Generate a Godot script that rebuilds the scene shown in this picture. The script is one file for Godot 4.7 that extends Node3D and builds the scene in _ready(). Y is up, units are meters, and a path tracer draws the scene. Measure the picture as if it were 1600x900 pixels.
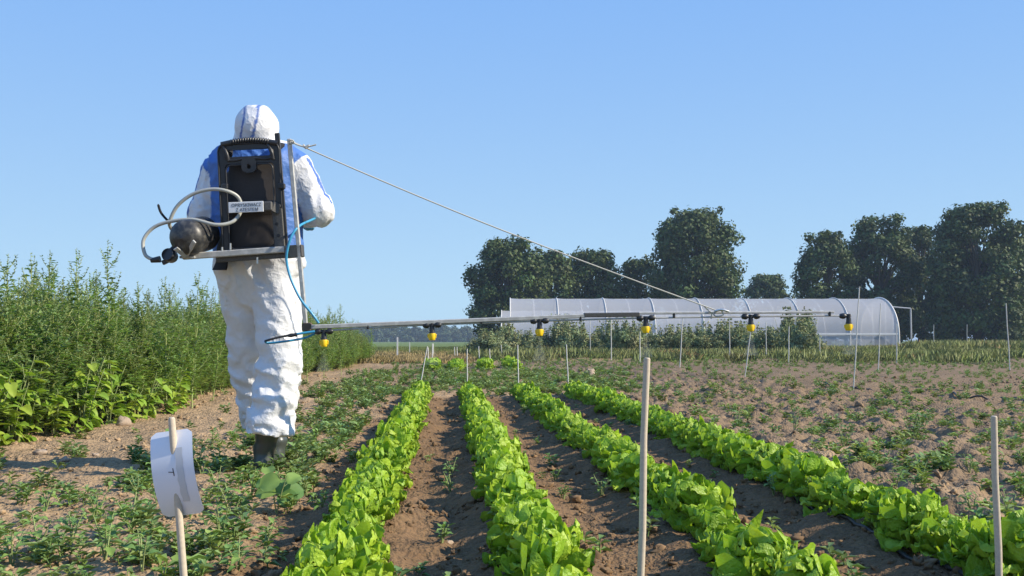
extends Node3D
# A field of lettuce being sprayed: y is up, rows run along -z, metres.

const F := 1500.0            # focal length in pixels of the 1600 x 900 photograph
const EYE := Vector3(0, 0.65, 0)
var cam_basis: Basis
var M := {}
var used := {}
var nz_big := FastNoiseLite.new()
var nz_mid := FastNoiseLite.new()
var nz_small := FastNoiseLite.new()
var nz_patch := FastNoiseLite.new()
const ROWS := [-0.295, 0.245, 0.83, 1.47]

# ------------------------------------------------------------------ mesh builder
class MB:
	var v := PackedVector3Array()
	var n := PackedVector3Array()
	var c := PackedColorArray()
	var i := PackedInt32Array()
	var tint := Color(1, 1, 1)
	var colored := false

	func vert(p: Vector3, nn := Vector3.ZERO) -> int:
		v.append(p); n.append(nn); c.append(tint)
		return v.size() - 1

	func tri_i(a: int, b: int, d: int) -> void:      # counter-clockwise seen from outside
		i.append(a); i.append(d); i.append(b)

	func flat_poly(pts: Array) -> void:
		var nn: Vector3 = (pts[1] - pts[0]).cross(pts[2] - pts[0]).normalized()
		var s := v.size()
		for p in pts:
			vert(p, nn)
		for k in range(1, pts.size() - 1):
			tri_i(s, s + k, s + k + 1)

	func box(t: Transform3D, size: Vector3, bev := 0.002) -> void:
		var h := size * 0.5
		bev = minf(bev, minf(h.x, minf(h.y, h.z)) * 0.6)
		var corner := func(sx: float, sy: float, sz: float, axis: int) -> Vector3:
			var p := Vector3(sx * (h.x - bev), sy * (h.y - bev), sz * (h.z - bev))
			if axis == 0: p.x = sx * h.x
			elif axis == 1: p.y = sy * h.y
			else: p.z = sz * h.z
			return t * p
		for s in [-1.0, 1.0]:
			var fx := [corner.call(s, -1, -1, 0), corner.call(s, 1, -1, 0), corner.call(s, 1, 1, 0), corner.call(s, -1, 1, 0)]
			var fy := [corner.call(-1, s, -1, 1), corner.call(-1, s, 1, 1), corner.call(1, s, 1, 1), corner.call(1, s, -1, 1)]
			var fz := [corner.call(-1, -1, s, 2), corner.call(1, -1, s, 2), corner.call(1, 1, s, 2), corner.call(-1, 1, s, 2)]
			for f in [fx, fy, fz]:
				if s < 0: f.reverse()
				flat_poly(f)
		for a in [-1.0, 1.0]:
			for b in [-1.0, 1.0]:
				var e1 := [corner.call(a, b, -1, 0), corner.call(a, b, 1, 0), corner.call(a, b, 1, 1), corner.call(a, b, -1, 1)]
				var e2 := [corner.call(a, -1, b, 0), corner.call(a, -1, b, 2), corner.call(a, 1, b, 2), corner.call(a, 1, b, 0)]
				var e3 := [corner.call(-1, a, b, 1), corner.call(-1, a, b, 2), corner.call(1, a, b, 2), corner.call(1, a, b, 1)]
				for q in [[e1, 1.0], [e2, 1.0], [e3, 1.0]]:
					var f: Array = q[0]
					var mid: Vector3 = (f[0] + f[2]) * 0.5 - t.origin
					if (f[1] - f[0]).cross(f[2] - f[0]).dot(mid) < 0: f.reverse()
					flat_poly(f)
				for d in [-1.0, 1.0]:
					var f := [corner.call(a, b, d, 0), corner.call(a, b, d, 1), corner.call(a, b, d, 2)]
					if (f[1] - f[0]).cross(f[2] - f[0]).dot((f[0] as Vector3) - t.origin) < 0: f.reverse()
					flat_poly(f)

	func bar(a: Vector3, b: Vector3, w: float, h: float, up := Vector3.UP, bev := 0.002) -> void:
		var d := (b - a).normalized()
		if absf(d.dot(up)) > 0.98: up = Vector3.BACK
		var x := up.cross(d).normalized()
		var y := d.cross(x)
		box(Transform3D(Basis(x, y, d), (a + b) * 0.5), Vector3(w, h, (b - a).length()), bev)

	func tube(pts: PackedVector3Array, rad: PackedFloat32Array, sides := 10, caps := true) -> void:
		var ref := Vector3.UP
		var s0 := v.size()
		var m := pts.size()
		var t0 := (pts[1] - pts[0]).normalized()
		if absf(t0.dot(ref)) > 0.9: ref = Vector3.RIGHT
		var x := ref.cross(t0).normalized()
		for k in m:
			var t := (pts[mini(k + 1, m - 1)] - pts[maxi(k - 1, 0)])
			t = t.normalized() if t.length() > 1e-7 else t0
			x = (x - t * x.dot(t)).normalized()
			var y := t.cross(x)
			var r := rad[mini(k, rad.size() - 1)]
			var dr := rad[mini(mini(k + 1, m - 1), rad.size() - 1)] - rad[mini(maxi(k - 1, 0), rad.size() - 1)]
			var dl := maxf((pts[mini(k + 1, m - 1)] - pts[maxi(k - 1, 0)]).length(), 1e-5)
			for q in sides:
				var an := TAU * q / sides
				var o := x * cos(an) + y * sin(an)
				vert(pts[k] + o * r, (o - t * clampf(dr / dl, -3, 3)).normalized())
		for k in m - 1:
			for q in sides:
				var a := s0 + k * sides + q
				var b := s0 + k * sides + (q + 1) % sides
				tri_i(a, b, b + sides)
				tri_i(a, b + sides, a + sides)
		if caps:
			for e in [0, m - 1]:
				var nn: Vector3 = -t0 if e == 0 else (pts[m - 1] - pts[m - 2]).normalized()
				var cc := vert(pts[e], nn)
				var s := v.size()
				for q in sides: vert(v[s0 + e * sides + q], nn)
				for q in sides:
					if e == 0: tri_i(cc, s + (q + 1) % sides, s + q)
					else: tri_i(cc, s + q, s + (q + 1) % sides)

	func rod(a: Vector3, b: Vector3, r: float, r2 := -1.0, sides := 10) -> void:
		tube(PackedVector3Array([a, b]), PackedFloat32Array([r, r if r2 < 0 else r2]), sides)

	func ring_plate(t: Transform3D, outer: PackedVector2Array, inner: PackedVector2Array, thick: float) -> void:
		var m := outer.size()
		var at3 := func(p: Vector2, z: float) -> Vector3: return t * Vector3(p.x, p.y, z)
		for k in m:
			var j := (k + 1) % m
			var z0 := -thick * 0.5
			var z1 := thick * 0.5
			flat_poly([at3.call(outer[k], z1), at3.call(outer[j], z1), at3.call(inner[j], z1), at3.call(inner[k], z1)])
			flat_poly([at3.call(inner[k], z0), at3.call(inner[j], z0), at3.call(outer[j], z0), at3.call(outer[k], z0)])
			flat_poly([at3.call(outer[k], z0), at3.call(outer[j], z0), at3.call(outer[j], z1), at3.call(outer[k], z1)])
			flat_poly([at3.call(inner[k], z1), at3.call(inner[j], z1), at3.call(inner[j], z0), at3.call(inner[k], z0)])

	func grid(pts: PackedVector3Array, w: int, h: int) -> void:
		var s := v.size()
		for p in pts: vert(p)
		for y in h - 1:
			for x in w - 1:
				var a := s + y * w + x
				tri_i(a, a + 1, a + w + 1)
				tri_i(a, a + w + 1, a + w)

	func smooth() -> void:
		n.fill(Vector3.ZERO)
		for k in range(0, i.size(), 3):
			var a := i[k]
			var b := i[k + 2]
			var d := i[k + 1]
			var nn := (v[b] - v[a]).cross(v[d] - v[a])
			n[a] += nn; n[b] += nn; n[d] += nn
		for k in n.size():
			n[k] = n[k].normalized() if n[k].length() > 1e-12 else Vector3.UP

	func mesh() -> ArrayMesh:
		var a := []
		a.resize(Mesh.ARRAY_MAX)
		a[Mesh.ARRAY_VERTEX] = v
		a[Mesh.ARRAY_NORMAL] = n
		if colored: a[Mesh.ARRAY_COLOR] = c
		a[Mesh.ARRAY_INDEX] = i
		var m := ArrayMesh.new()
		m.add_surface_from_arrays(Mesh.PRIMITIVE_TRIANGLES, a)
		return m

# ------------------------------------------------------------------ helpers
func at(px: float, py: float, depth: float) -> Vector3:
	return EYE + cam_basis * (Vector3((px - 800.0) / F, -(py - 450.0) / F, -1.0) * depth)

func ground_at(px: float, py: float) -> Vector3:
	var d := cam_basis * Vector3((px - 800.0) / F, -(py - 450.0) / F, -1.0)
	var t := -EYE.y / d.y
	var p := EYE + d * t
	return Vector3(p.x, soil(p.x, p.z), p.z)

func numbered(called: String) -> String:
	var k: int = used.get(called, 0)
	used[called] = k + 1
	return called if k == 0 else "%s_%03d" % [called, k]

func tag(o: Node, label: String, category := "", group := "", kind := "") -> Node:
	if label: o.set_meta("label", label)
	if category: o.set_meta("category", category)
	if group: o.set_meta("group", group)
	if kind: o.set_meta("kind", kind)
	return o

func thing(called: String, label: String, category: String, t: Transform3D, group := "") -> Node3D:
	var o := Node3D.new()
	o.name = numbered(called)
	add_child(o)
	o.transform = t
	tag(o, label, category, group)
	return o

func part(called: String, m: Mesh, mat: Material, parent: Node, t := Transform3D()) -> MeshInstance3D:
	var o := MeshInstance3D.new()
	o.name = called
	o.mesh = m
	o.material_override = mat
	parent.add_child(o, true)
	o.transform = t
	return o

func single(called: String, m: Mesh, mat: Material, t := Transform3D()) -> MeshInstance3D:
	var o := MeshInstance3D.new()
	o.name = numbered(called)
	o.mesh = m
	o.material_override = mat
	add_child(o)
	o.transform = t
	return o

func many(called: String, m: Mesh, mat: Material, xf: Array, cols: Array, parent: Node = null) -> MultiMeshInstance3D:
	var mm := MultiMesh.new()
	mm.transform_format = MultiMesh.TRANSFORM_3D
	mm.use_colors = true
	mm.mesh = m
	mm.instance_count = xf.size()
	for k in xf.size():
		mm.set_instance_transform(k, xf[k])
		mm.set_instance_color(k, cols[k])
	var o := MultiMeshInstance3D.new()
	o.multimesh = mm
	o.material_override = mat
	if parent:
		o.name = called
		parent.add_child(o, true)
	else:
		o.name = numbered(called)
		add_child(o)
	o.set_meta("kind", "stuff")
	return o

const ONES := ["", "first", "second", "third", "fourth", "fifth", "sixth", "seventh", "eighth", "ninth", "tenth", "eleventh", "twelfth", "thirteenth", "fourteenth", "fifteenth", "sixteenth", "seventeenth", "eighteenth", "nineteenth"]
func ordinal(k: int) -> String:
	if k < 20: return ONES[k]
	var tens: Array = ["", "", "twent", "thirt", "fort", "fift", "sixt", "sevent", "eight", "ninet"]
	if k % 10 == 0: return tens[k / 10] + "ieth"
	return tens[k / 10] + "y-" + ONES[k % 10]

func std(c: Color, rough := 0.7, metal := 0.0) -> StandardMaterial3D:
	var m := StandardMaterial3D.new()
	m.albedo_color = c.linear_to_srgb()
	m.roughness = rough
	m.metallic = metal
	return m

func leafy(c: Color, rough := 0.5, through := 0.5) -> StandardMaterial3D:
	var m := std(c, rough)
	m.vertex_color_use_as_albedo = true
	m.backlight_enabled = true
	m.backlight = Color(through, through, through * 0.6).linear_to_srgb()
	m.metallic_specular = 0.4
	return m

func noise_tex(freq: float, octaves: int, stops: Array, cols: Array, size := 512, sd := 1, kind := FastNoiseLite.TYPE_SIMPLEX_SMOOTH, fractal := FastNoiseLite.FRACTAL_FBM) -> NoiseTexture2D:
	var f := FastNoiseLite.new()
	f.seed = sd
	f.noise_type = kind
	f.frequency = freq
	f.fractal_type = fractal
	f.fractal_octaves = octaves
	var g := Gradient.new()
	g.offsets = PackedFloat32Array(stops)
	g.colors = PackedColorArray(cols)
	var t := NoiseTexture2D.new()
	t.width = size
	t.height = size
	t.seamless = true
	t.color_ramp = g
	t.noise = f
	return t

func grey(x: float) -> Color: return Color(x, x, x)

func worldmap(m: StandardMaterial3D, scale: float, in_world := true) -> void:
	m.uv1_triplanar = true
	m.uv1_world_triplanar = in_world
	m.uv1_scale = Vector3.ONE * scale

func bump(m: StandardMaterial3D, tex: Texture2D, cm: float) -> void:
	m.heightmap_enabled = true
	m.heightmap_texture = tex
	m.heightmap_scale = cm

func curve_pts(ctrl: Array, per := 8) -> PackedVector3Array:
	var out := PackedVector3Array()
	var m := ctrl.size()
	for k in m - 1:
		var p0: Vector3 = ctrl[maxi(k - 1, 0)]
		var p1: Vector3 = ctrl[k]
		var p2: Vector3 = ctrl[k + 1]
		var p3: Vector3 = ctrl[mini(k + 2, m - 1)]
		for j in per:
			out.append(p1.cubic_interpolate(p2, p0, p3, float(j) / per))
	out.append(ctrl[m - 1])
	return out

func rrect(x0: float, y0: float, x1: float, y1: float, r: float, per := 5) -> PackedVector2Array:
	var o := PackedVector2Array()
	for q in [[x1 - r, y1 - r, 0.0], [x0 + r, y1 - r, 90.0], [x0 + r, y0 + r, 180.0], [x1 - r, y0 + r, 270.0]]:
		for k in per + 1:
			var a := deg_to_rad(q[2] + 90.0 * k / per)
			o.append(Vector2(q[0] + cos(a) * r, q[1] + sin(a) * r))
	return o

func facing(yaw: float, pitch := 0.0, roll := 0.0) -> Basis:
	return Basis.from_euler(Vector3(pitch, yaw, roll))

# ------------------------------------------------------------------ terrain
func bed(x: float, z: float) -> float:            # how much a point belongs to the watered lettuce bed
	var e := nz_patch.get_noise_2d(x * 1.7, z * 1.7) * 0.35
	var a := smoothstep(-0.75 + e * 0.4, -0.5 + e * 0.4, x) * (1.0 - smoothstep(1.75 + e, 1.95 + e, x))
	return a * (1.0 - smoothstep(10.6 + e * 2.0, 11.6 + e * 2.0, -z))

func soil(x: float, z: float) -> float:
	var d := -z
	var near := 1.0 - smoothstep(30.0, 60.0, d)
	if near <= 0.0: return 0.0
	var b := bed(x, z)
	var h := nz_big.get_noise_2d(x, z) * 0.028
	h += nz_mid.get_noise_2d(x, z) * (0.020 if x < 1.7 else 0.066)
	h += absf(nz_mid.get_noise_2d(z * 1.3 + 40.0, x * 1.3)) * 0.018 - 0.006
	h += nz_small.get_noise_2d(x, z) * 0.008
	if b > 0.0:
		var near_row := 9.0
		for r in ROWS: near_row = minf(near_row, absf(x - r))
		h += b * (0.018 - 0.035 * smoothstep(0.10, 0.26, near_row))
		if x > -0.2 and x < 0.2:                                 # trodden footprints between the two left rows
			var q := -z * 2.6 + nz_big.get_noise_2d(x * 2.0, z) * 1.5 + signf(x - 0.0) * 0.5
			h += b * 0.022 * (pow(absf(sin(q * PI * 0.5)), 1.6) - 0.5)
	if x > 2.0:
		h += 0.016 * sin(x * 4.2 + nz_big.get_noise_2d(x * 0.6, z * 0.6) * 4.0) * smoothstep(2.0, 2.8, x)
	return h * near

func axis(fine0: float, fine1: float, step: float, far0: float, far1: float, grow: float) -> PackedFloat32Array:
	var a := PackedFloat32Array()
	var x := fine0
	while x <= fine1:
		a.append(x); x += step
	var s := step
	while a[-1] < far1:
		s *= grow; a.append(a[-1] + s)
	s = step
	var back := PackedFloat32Array()
	var y := fine0
	while y > far0:
		s *= grow; y -= s; back.append(y)
	back.reverse()
	back.append_array(a)
	return back

func make_ground() -> void:
	var xs := axis(-3.6, 4.6, 0.026, -3000.0, 3000.0, 1.11)
	var zs := axis(1.8, 12.5, 0.026, -30.0, 4200.0, 1.045)     # metres ahead
	var w := xs.size()
	var h := zs.size()
	var m := MB.new()
	m.colored = true
	var dry := Color(0.385, 0.268, 0.158)
	var wet := Color(0.185, 0.114, 0.061)
	var right := Color(0.260, 0.183, 0.115)
	var green := Color(0.15, 0.20, 0.06)
	var straw := Color(0.40, 0.29, 0.12)
	m.v.resize(w * h); m.n.resize(w * h); m.c.resize(w * h)
	for k in h:
		for j in w:
			var x := xs[j]
			var d := zs[k]
			var q := k * w + j
			m.v[q] = Vector3(x, soil(x, -d), -d)
			var p := nz_patch.get_noise_2d(x * 0.7, d * 0.7)
			var c := dry
			c = c.lerp(right, smoothstep(1.6 + p, 2.4 + p, x))
			c = c.lerp(wet, 0.92 * bed(x, -d))
			if d > 11.0: c = c.lerp(right, smoothstep(11.0 + p * 2.0, 13.0 + p * 2.0, d) * smoothstep(-2.0 + p, -1.0 + p, x) * 0.6)
			if d > 26.0:
				var s := smoothstep(28.0, 34.0, d + p * 4.0) * (1.0 - smoothstep(3.0 + p * 3.0, 9.0 + p * 3.0, x))
				c = c.lerp(straw, s)
				c = c.lerp(green, smoothstep(46.0, 60.0, d + p * 8.0))
			m.c[q] = c * (1.0 + 0.16 * nz_mid.get_noise_2d(x * 0.5, d * 0.5) + 0.12 * p)
	for k in h - 1:
		for j in w - 1:
			var a := k * w + j
			m.tri_i(a, a + 1, a + w + 1)
			m.tri_i(a, a + w + 1, a + w)
	m.smooth()
	var o := single("ground", m.mesh(), M.soil)
	tag(o, "bare brown field soil with tilled rows running away from the viewer", "", "", "structure")

func lump(rng: RandomNumberGenerator, rings := 5, sides := 8, rough := 0.28) -> ArrayMesh:
	var m := MB.new()
	var off := rng.randf() * 100.0
	var s := m.v.size()
	for k in rings + 1:
		var th := PI * k / rings
		for j in sides:
			var ph := TAU * j / sides
			var d := Vector3(sin(th) * cos(ph), cos(th) * 0.72, sin(th) * sin(ph))
			m.vert(d * (1.0 + rough * nz_small.get_noise_3d(d.x * 0.06 + off, d.y * 0.06, d.z * 0.06) * 2.0))
	for k in rings:
		for j in sides:
			var a := s + k * sides + j
			var b := s + k * sides + (j + 1) % sides
			m.tri_i(a, b, b + sides)
			m.tri_i(a, b + sides, a + sides)
	m.smooth()
	for k in m.n.size():
		if m.n[k].dot(m.v[k]) < 0: m.n[k] = m.v[k].normalized()
	return m.mesh()

# ------------------------------------------------------------------ plants
func lettuce_leaf(rng: RandomNumberGenerator, length: float, width: float, rise0: float, rise1: float, cup: float, ruffle: float) -> ArrayMesh:
	# grows from the origin outwards along +x; rise0 and rise1 are the slopes (degrees) at foot and tip
	var m := MB.new()
	m.colored = true
	var nu := 19
	var nv := 16
	var sd := rng.randf() * 50.0
	var f1 := rng.randf_range(3.5, 5.5)
	var ph := rng.randf() * TAU
	var ph2 := rng.randf() * TAU
	var skew := rng.randf_range(-0.3, 0.3)
	var twist := rng.randf_range(-0.35, 0.35)
	var pts := PackedVector3Array()
	var cols := []
	var pos := Vector2.ZERO
	var tone := rng.randf_range(0.85, 1.12)
	var was := 0.0
	for k in nv:
		var t := 1.0 - pow(1.0 - float(k) / (nv - 1), 1.5)
		var ang := deg_to_rad(lerpf(rise0, rise1, pow(t, 1.25)))
		pos += Vector2(cos(ang), sin(ang)) * length * (t - was)
		was = t
		var nrm := Vector2(-sin(ang), cos(ang))
		var wd := width * (sqrt(maxf(0.0, 1.0 - pow((t - 0.62) / 0.383, 2.0))) if t > 0.62 else lerpf(0.28, 1.0, smoothstep(0.0, 0.62, t))) * (1.0 + 0.07 * sin(t * 19.0 + ph))
		for j in nu:
			var u := 2.0 * j / (nu - 1) - 1.0
			var e := u * u
			var edge := maxf(pow(absf(u), 2.5), smoothstep(0.70, 1.0, t))
			var around := u * f1 + signf(u) * t * 5.0
			var wave := sin(around + ph) * 0.45 + sin(around * 2.6 + t * 7.0 + ph2) * 0.55 + nz_mid.get_noise_2d(u * 0.55 + sd, t * 0.6) * 1.3
			var lift := cup * e * width + ruffle * wave * edge * smoothstep(0.1, 0.5, t) + 0.013 * absf(nz_mid.get_noise_2d(u * 0.8 + sd, t * 1.1 + sd)) * smoothstep(0.15, 0.4, t) + 0.016 * nz_mid.get_noise_2d(u * 0.3 - sd, t * 0.35) * t + twist * u * wd * t
			var side := u * wd * (1.0 - 0.10 * e) + skew * t * t * width
			var p2 := pos + nrm * lift
			pts.append(Vector3(p2.x + 0.005 * sin(around * 1.7 + ph2) * edge, p2.y, side))
			var rib := 1.0 - smoothstep(0.0, 0.16, absf(u)) * 1.0
			var c := Color(0.445, 0.610, 0.066) * tone * (1.0 + 0.22 * nz_mid.get_noise_2d(u * 0.9 + sd, t * 1.3))
			c = c.lerp(Color(0.48, 0.62, 0.18), rib * (1.0 - t) * 0.8)
			c = c.lerp(Color(0.25, 0.47, 0.032), 0.45 * (0.5 + 0.5 * sin(u * 7.0 + t * 11.0 + ph2)) * (1.0 - e))
			cols.append(c)
	m.grid(pts, nu, nv)
	for k in cols.size(): m.c[k] = cols[k]
	m.smooth()
	return m.mesh()

func make_lettuce(sd: int) -> Node3D:
	var rng := RandomNumberGenerator.new()
	rng.seed = sd
	var o := Node3D.new()
	o.name = "lettuce_head"
	var rings := [[9, 0.140, 0.058, 36.0, -25.0, 0.30, 0.016, 0.0], [9, 0.148, 0.056, 58.0, 5.0, 0.50, 0.018, 0.004], [8, 0.150, 0.054, 72.0, 34.0, 0.65, 0.018, 0.006], [6, 0.142, 0.048, 82.0, 66.0, 0.8, 0.016, 0.010], [3, 0.12, 0.036, 88.0, 98.0, 0.9, 0.013, 0.014]]
	for r in rings:
		var turn0 := rng.randf() * TAU
		for k in int(r[0]):
			var f := rng.randf_range(0.80, 1.20)
			var lm := lettuce_leaf(rng, r[1] * f, r[2] * rng.randf_range(0.85, 1.2), r[3] + rng.randf_range(-10, 10), r[4] + rng.randf_range(-20, 20), r[5] * rng.randf_range(0.4, 1.4), r[6] * rng.randf_range(0.7, 1.3))
			var an: float = turn0 + TAU * (k + rng.randf_range(-0.25, 0.25)) / r[0]
			part("leaf", lm, M.lettuce[rng.randi() % 3], o, Transform3D(facing(an), Vector3(0.012, 0, 0).rotated(Vector3.UP, an) + Vector3(0, r[7] + 0.004, 0)))
	var st := MB.new()
	st.tube(PackedVector3Array([Vector3(0, -0.03, 0), Vector3(0, 0.012, 0), Vector3(0, 0.03, 0)]), PackedFloat32Array([0.016, 0.018, 0.010]), 8)
	part("stem", st.mesh(), M.pale_stem, o)
	return o

func plant_lettuces() -> void:
	var protos := []
	for k in 7: protos.append(make_lettuce(100 + k))
	var rng := RandomNumberGenerator.new()
	rng.seed = 77
	var names := ["the leftmost lettuce row", "the lettuce row second from left", "the lettuce row third from left", "the rightmost lettuce row"]
	var first := [2.17, 2.17, 2.24, 2.44]
	var last := [11.2, 11.3, 11.3, 11.5]
	for r in 4:
		var d: float = first[r]
		var k := 0
		while d < last[r]:
			k += 1
			var p: Node3D = protos[rng.randi() % protos.size()]
			var o: Node3D = p.duplicate()
			o.name = numbered("lettuce_head")
			add_child(o)
			var x: float = ROWS[r] + rng.randf_range(-0.025, 0.025)
			var size := rng.randf_range(0.64, 0.83)
			if r == 2 and (k == 4 or k == 5): size = 0.58
			if r == 3: size *= 1.03
			o.transform = Transform3D(facing(rng.randf() * TAU, rng.randf_range(-0.12, 0.12), rng.randf_range(-0.12, 0.12)).scaled(Vector3(size, size * rng.randf_range(1.0, 1.3), size)), Vector3(x, soil(x, -d) - 0.004, -d))
			tag(o, "bright green lettuce, %s from the front in %s" % [ordinal(k), names[r]], "lettuce", "lettuces growing in the four rows")
			d += rng.randf_range(0.165, 0.205)
	# the second plot far behind the weeds
	var far := [[-0.36, 20.5, 6], [0.20, 20.5, 6], [0.84, 21.5, 6], [1.52, 21.5, 8]]
	for r in 4:
		for k in int(far[r][2]):
			var o: Node3D = protos[rng.randi() % protos.size()].duplicate()
			o.name = numbered("lettuce_head")
			add_child(o)
			var x: float = far[r][0] + rng.randf_range(-0.06, 0.06)
			var z: float = -(far[r][1] + k * 0.42)
			o.transform = Transform3D(facing(rng.randf() * TAU).scaled(Vector3.ONE * rng.randf_range(1.1, 1.4)), Vector3(x, soil(x, z), z))
			tag(o, "small distant lettuce, %s from the front in %s row from left of the far plot" % [ordinal(k + 1), ordinal(r + 1)], "lettuce", "lettuces of the far plot")
	for p in protos: p.free()

func blade(m: MB, foot: Vector3, dir: Vector3, up: Vector3, length: float, width: float, bend: float) -> void:
	# one small pointed leaf, two folded halves
	var side := dir.cross(up).normalized() * width
	var nn := side.cross(dir).normalized()
	var mid := foot + dir * length * 0.45 + nn * bend * 0.25 * length
	var tip := foot + dir * length - nn * bend * length
	var a := m.vert(foot, nn)
	var b := m.vert(mid + side + nn * width * 0.25, (nn - side.normalized() * 0.3).normalized())
	var c := m.vert(mid - side + nn * width * 0.25, (nn + side.normalized() * 0.3).normalized())
	var d := m.vert(tip, nn)
	m.tri_i(a, b, d)
	m.tri_i(a, d, c)

func broad_leaf(rng: RandomNumberGenerator, kind: int) -> ArrayMesh:
	# unit leaf along +x, gently folded and arched; kind 0 lance shaped and toothed, 1 heart shaped, 2 round
	var m := MB.new()
	m.colored = true
	var pts := PackedVector3Array()
	var cols := []
	var nu := 7
	var nv := 9
	var ph := rng.randf() * TAU
	for k in nv:
		var t := float(k) / (nv - 1)
		var w := 0.0
		if kind == 0: w = 0.27 * pow(sin(PI * pow(t, 0.75)), 0.9) * (1.0 + 0.10 * sin(t * 40.0)) + 0.008
		elif kind == 1: w = 0.44 * sqrt(maxf(0.0, 1.0 - t)) * smoothstep(-0.08, 0.2, t) + 0.006
		else: w = 0.46 * sqrt(maxf(0.0, 1.0 - pow(2.0 * t - 1.0, 2.0))) + 0.01
		for j in nu:
			var u := 2.0 * j / (nu - 1) - 1.0
			var back := 0.0
			if kind == 1: back = -0.14 * absf(u) * (1.0 - t)
			var y := 0.16 * absf(u) * w * 2.0 - 0.30 * t * t + 0.12 * t + 0.035 * sin(t * 9.0 + u * 3.0 + ph) * absf(u)
			pts.append(Vector3(t + back, y, u * w))
			var g := 1.0 + 0.25 * (1.0 - smoothstep(0.0, 0.2, absf(u))) + 0.10 * sin(t * 20.0 + ph) * absf(u)
			cols.append(Color(g, g, g))
	m.grid(pts, nu, nv)
	for k in cols.size(): m.c[k] = cols[k]
	m.smooth()
	return m.mesh()

func seedling(rng: RandomNumberGenerator, leaves: int, h: float, ll: float, lw: float) -> ArrayMesh:
	var m := MB.new()
	m.colored = true
	for s in maxi(1, leaves / 7):
		var lean := Vector3(rng.randf_range(-0.45, 0.45), 1, rng.randf_range(-0.45, 0.45)).normalized()
		var off := Vector3(rng.randf_range(-1, 1), 0, rng.randf_range(-1, 1)) * ll * 0.4
		var hh := h * rng.randf_range(0.6, 1.1)
		m.tint = Color(0.8, 0.9, 0.7)
		m.tube(PackedVector3Array([off - lean * 0.01, off + lean * hh]), PackedFloat32Array([0.0022, 0.001]), 4, false)
		for k in 7:
			var t := 0.15 + 0.85 * k / 6.0
			var an := k * 2.4 + rng.randf()
			var g := rng.randf_range(0.75, 1.2)
			m.tint = Color(g, g, g * rng.randf_range(0.8, 1.1))
			var out := Vector3(cos(an), rng.randf_range(0.1, 0.9), sin(an)).normalized()
			blade(m, off + lean * hh * t, out, Vector3.UP, ll * rng.randf_range(0.6, 1.15), lw * rng.randf_range(0.7, 1.2), rng.randf_range(0.05, 0.35))
	return m.mesh()

func tall_weed(rng: RandomNumberGenerator, h: float) -> Array:
	# [stem mesh, foliage mesh]: an erect branching weed with narrow leaves below and thin seed spires above
	var st := MB.new()
	var fo := MB.new()
	fo.colored = true
	st.colored = true
	st.tint = Color(0.30, 0.34, 0.12)
	var lean := Vector3(rng.randf_range(-0.06, 0.06), 1, rng.randf_range(-0.06, 0.06)).normalized()
	var main := PackedVector3Array()
	for k in 6: main.append(lean * h * k / 5.0 + Vector3(sin(k * 1.7 + h * 9.0), 0, cos(k * 2.1)) * 0.012)
	st.tube(main, PackedFloat32Array([0.007, 0.006, 0.005, 0.004, 0.003, 0.0012]), 5, false)
	var axes := [[main, 0.10, 1.0]]
	var nb := rng.randi_range(17, 23)
	for k in nb:
		var t := lerpf(0.12, 0.95, float(k) / nb)
		var an := k * 2.4 + rng.randf() * 0.6
		var ln := h * (0.24 * (1.0 - t) + 0.075) * rng.randf_range(0.7, 1.25)
		var foot := lean * h * t
		var out := Vector3(cos(an) * 0.55, rng.randf_range(0.8, 1.1), sin(an) * 0.55).normalized()
		var tip := foot + out * ln
		var mid := foot + out * ln * 0.5 + Vector3(cos(an), -0.2, sin(an)) * ln * 0.08
		var br := PackedVector3Array([foot, mid, tip])
		st.tube(br, PackedFloat32Array([0.0028, 0.002, 0.0008]), 4, false)
		axes.append([br, 0.12, 1.0])
	var wood := Color(0.220, 0.345, 0.095)
	var seed_tone := Color(0.28, 0.345, 0.18)
	for ax in axes:
		var p: PackedVector3Array = ax[0]
		var total := 0.0
		for k in p.size() - 1: total += p[k].distance_to(p[k + 1])
		var steps := int(total / 0.0150)
		for k in steps:
			var t := float(k + rng.randf()) / steps
			if ax[1] == 0.10 and t < 0.10 and rng.randf() < 0.5: continue
			var s := t * (p.size() - 1)
			var q := p[int(s)].lerp(p[mini(int(s) + 1, p.size() - 1)], s - int(s))
			var high := clampf(q.y / h, 0.0, 1.0)
			var an := rng.randf() * TAU
			var fine := smoothstep(0.5, 0.85, high) * smoothstep(0.1, 0.5, t)
			var ll := lerpf(0.070, 0.021, fine) * rng.randf_range(0.6, 1.2)
			var lw := lerpf(0.0140, 0.0066, fine)
			var out := Vector3(cos(an), lerpf(0.25, 1.2, fine) * rng.randf_range(0.3, 1.2), sin(an)).normalized()
			fo.tint = wood.lerp(seed_tone, fine * rng.randf_range(0.5, 1.1)) * rng.randf_range(0.7, 1.35)
			blade(fo, q, out, Vector3.UP, ll, lw, rng.randf_range(0.0, 0.3))
			if fine > 0.3:
				blade(fo, q + Vector3(rng.randf_range(-1, 1), rng.randf_range(-1, 1), rng.randf_range(-1, 1)) * 0.008, Vector3(sin(an), 0.8, -cos(an)).normalized(), Vector3.UP, ll, lw, 0.1)
	return [st.mesh(), fo.mesh()]

func joined(meshes: Array) -> ArrayMesh:
	var m := MB.new()
	m.colored = true
	for a in meshes:
		var s: Array = (a as ArrayMesh).surface_get_arrays(0)
		var o := m.v.size()
		m.v.append_array(s[Mesh.ARRAY_VERTEX])
		m.n.append_array(s[Mesh.ARRAY_NORMAL])
		m.c.append_array(s[Mesh.ARRAY_COLOR])
		for k in s[Mesh.ARRAY_INDEX]: m.i.append(o + k)
	return m.mesh()

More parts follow.
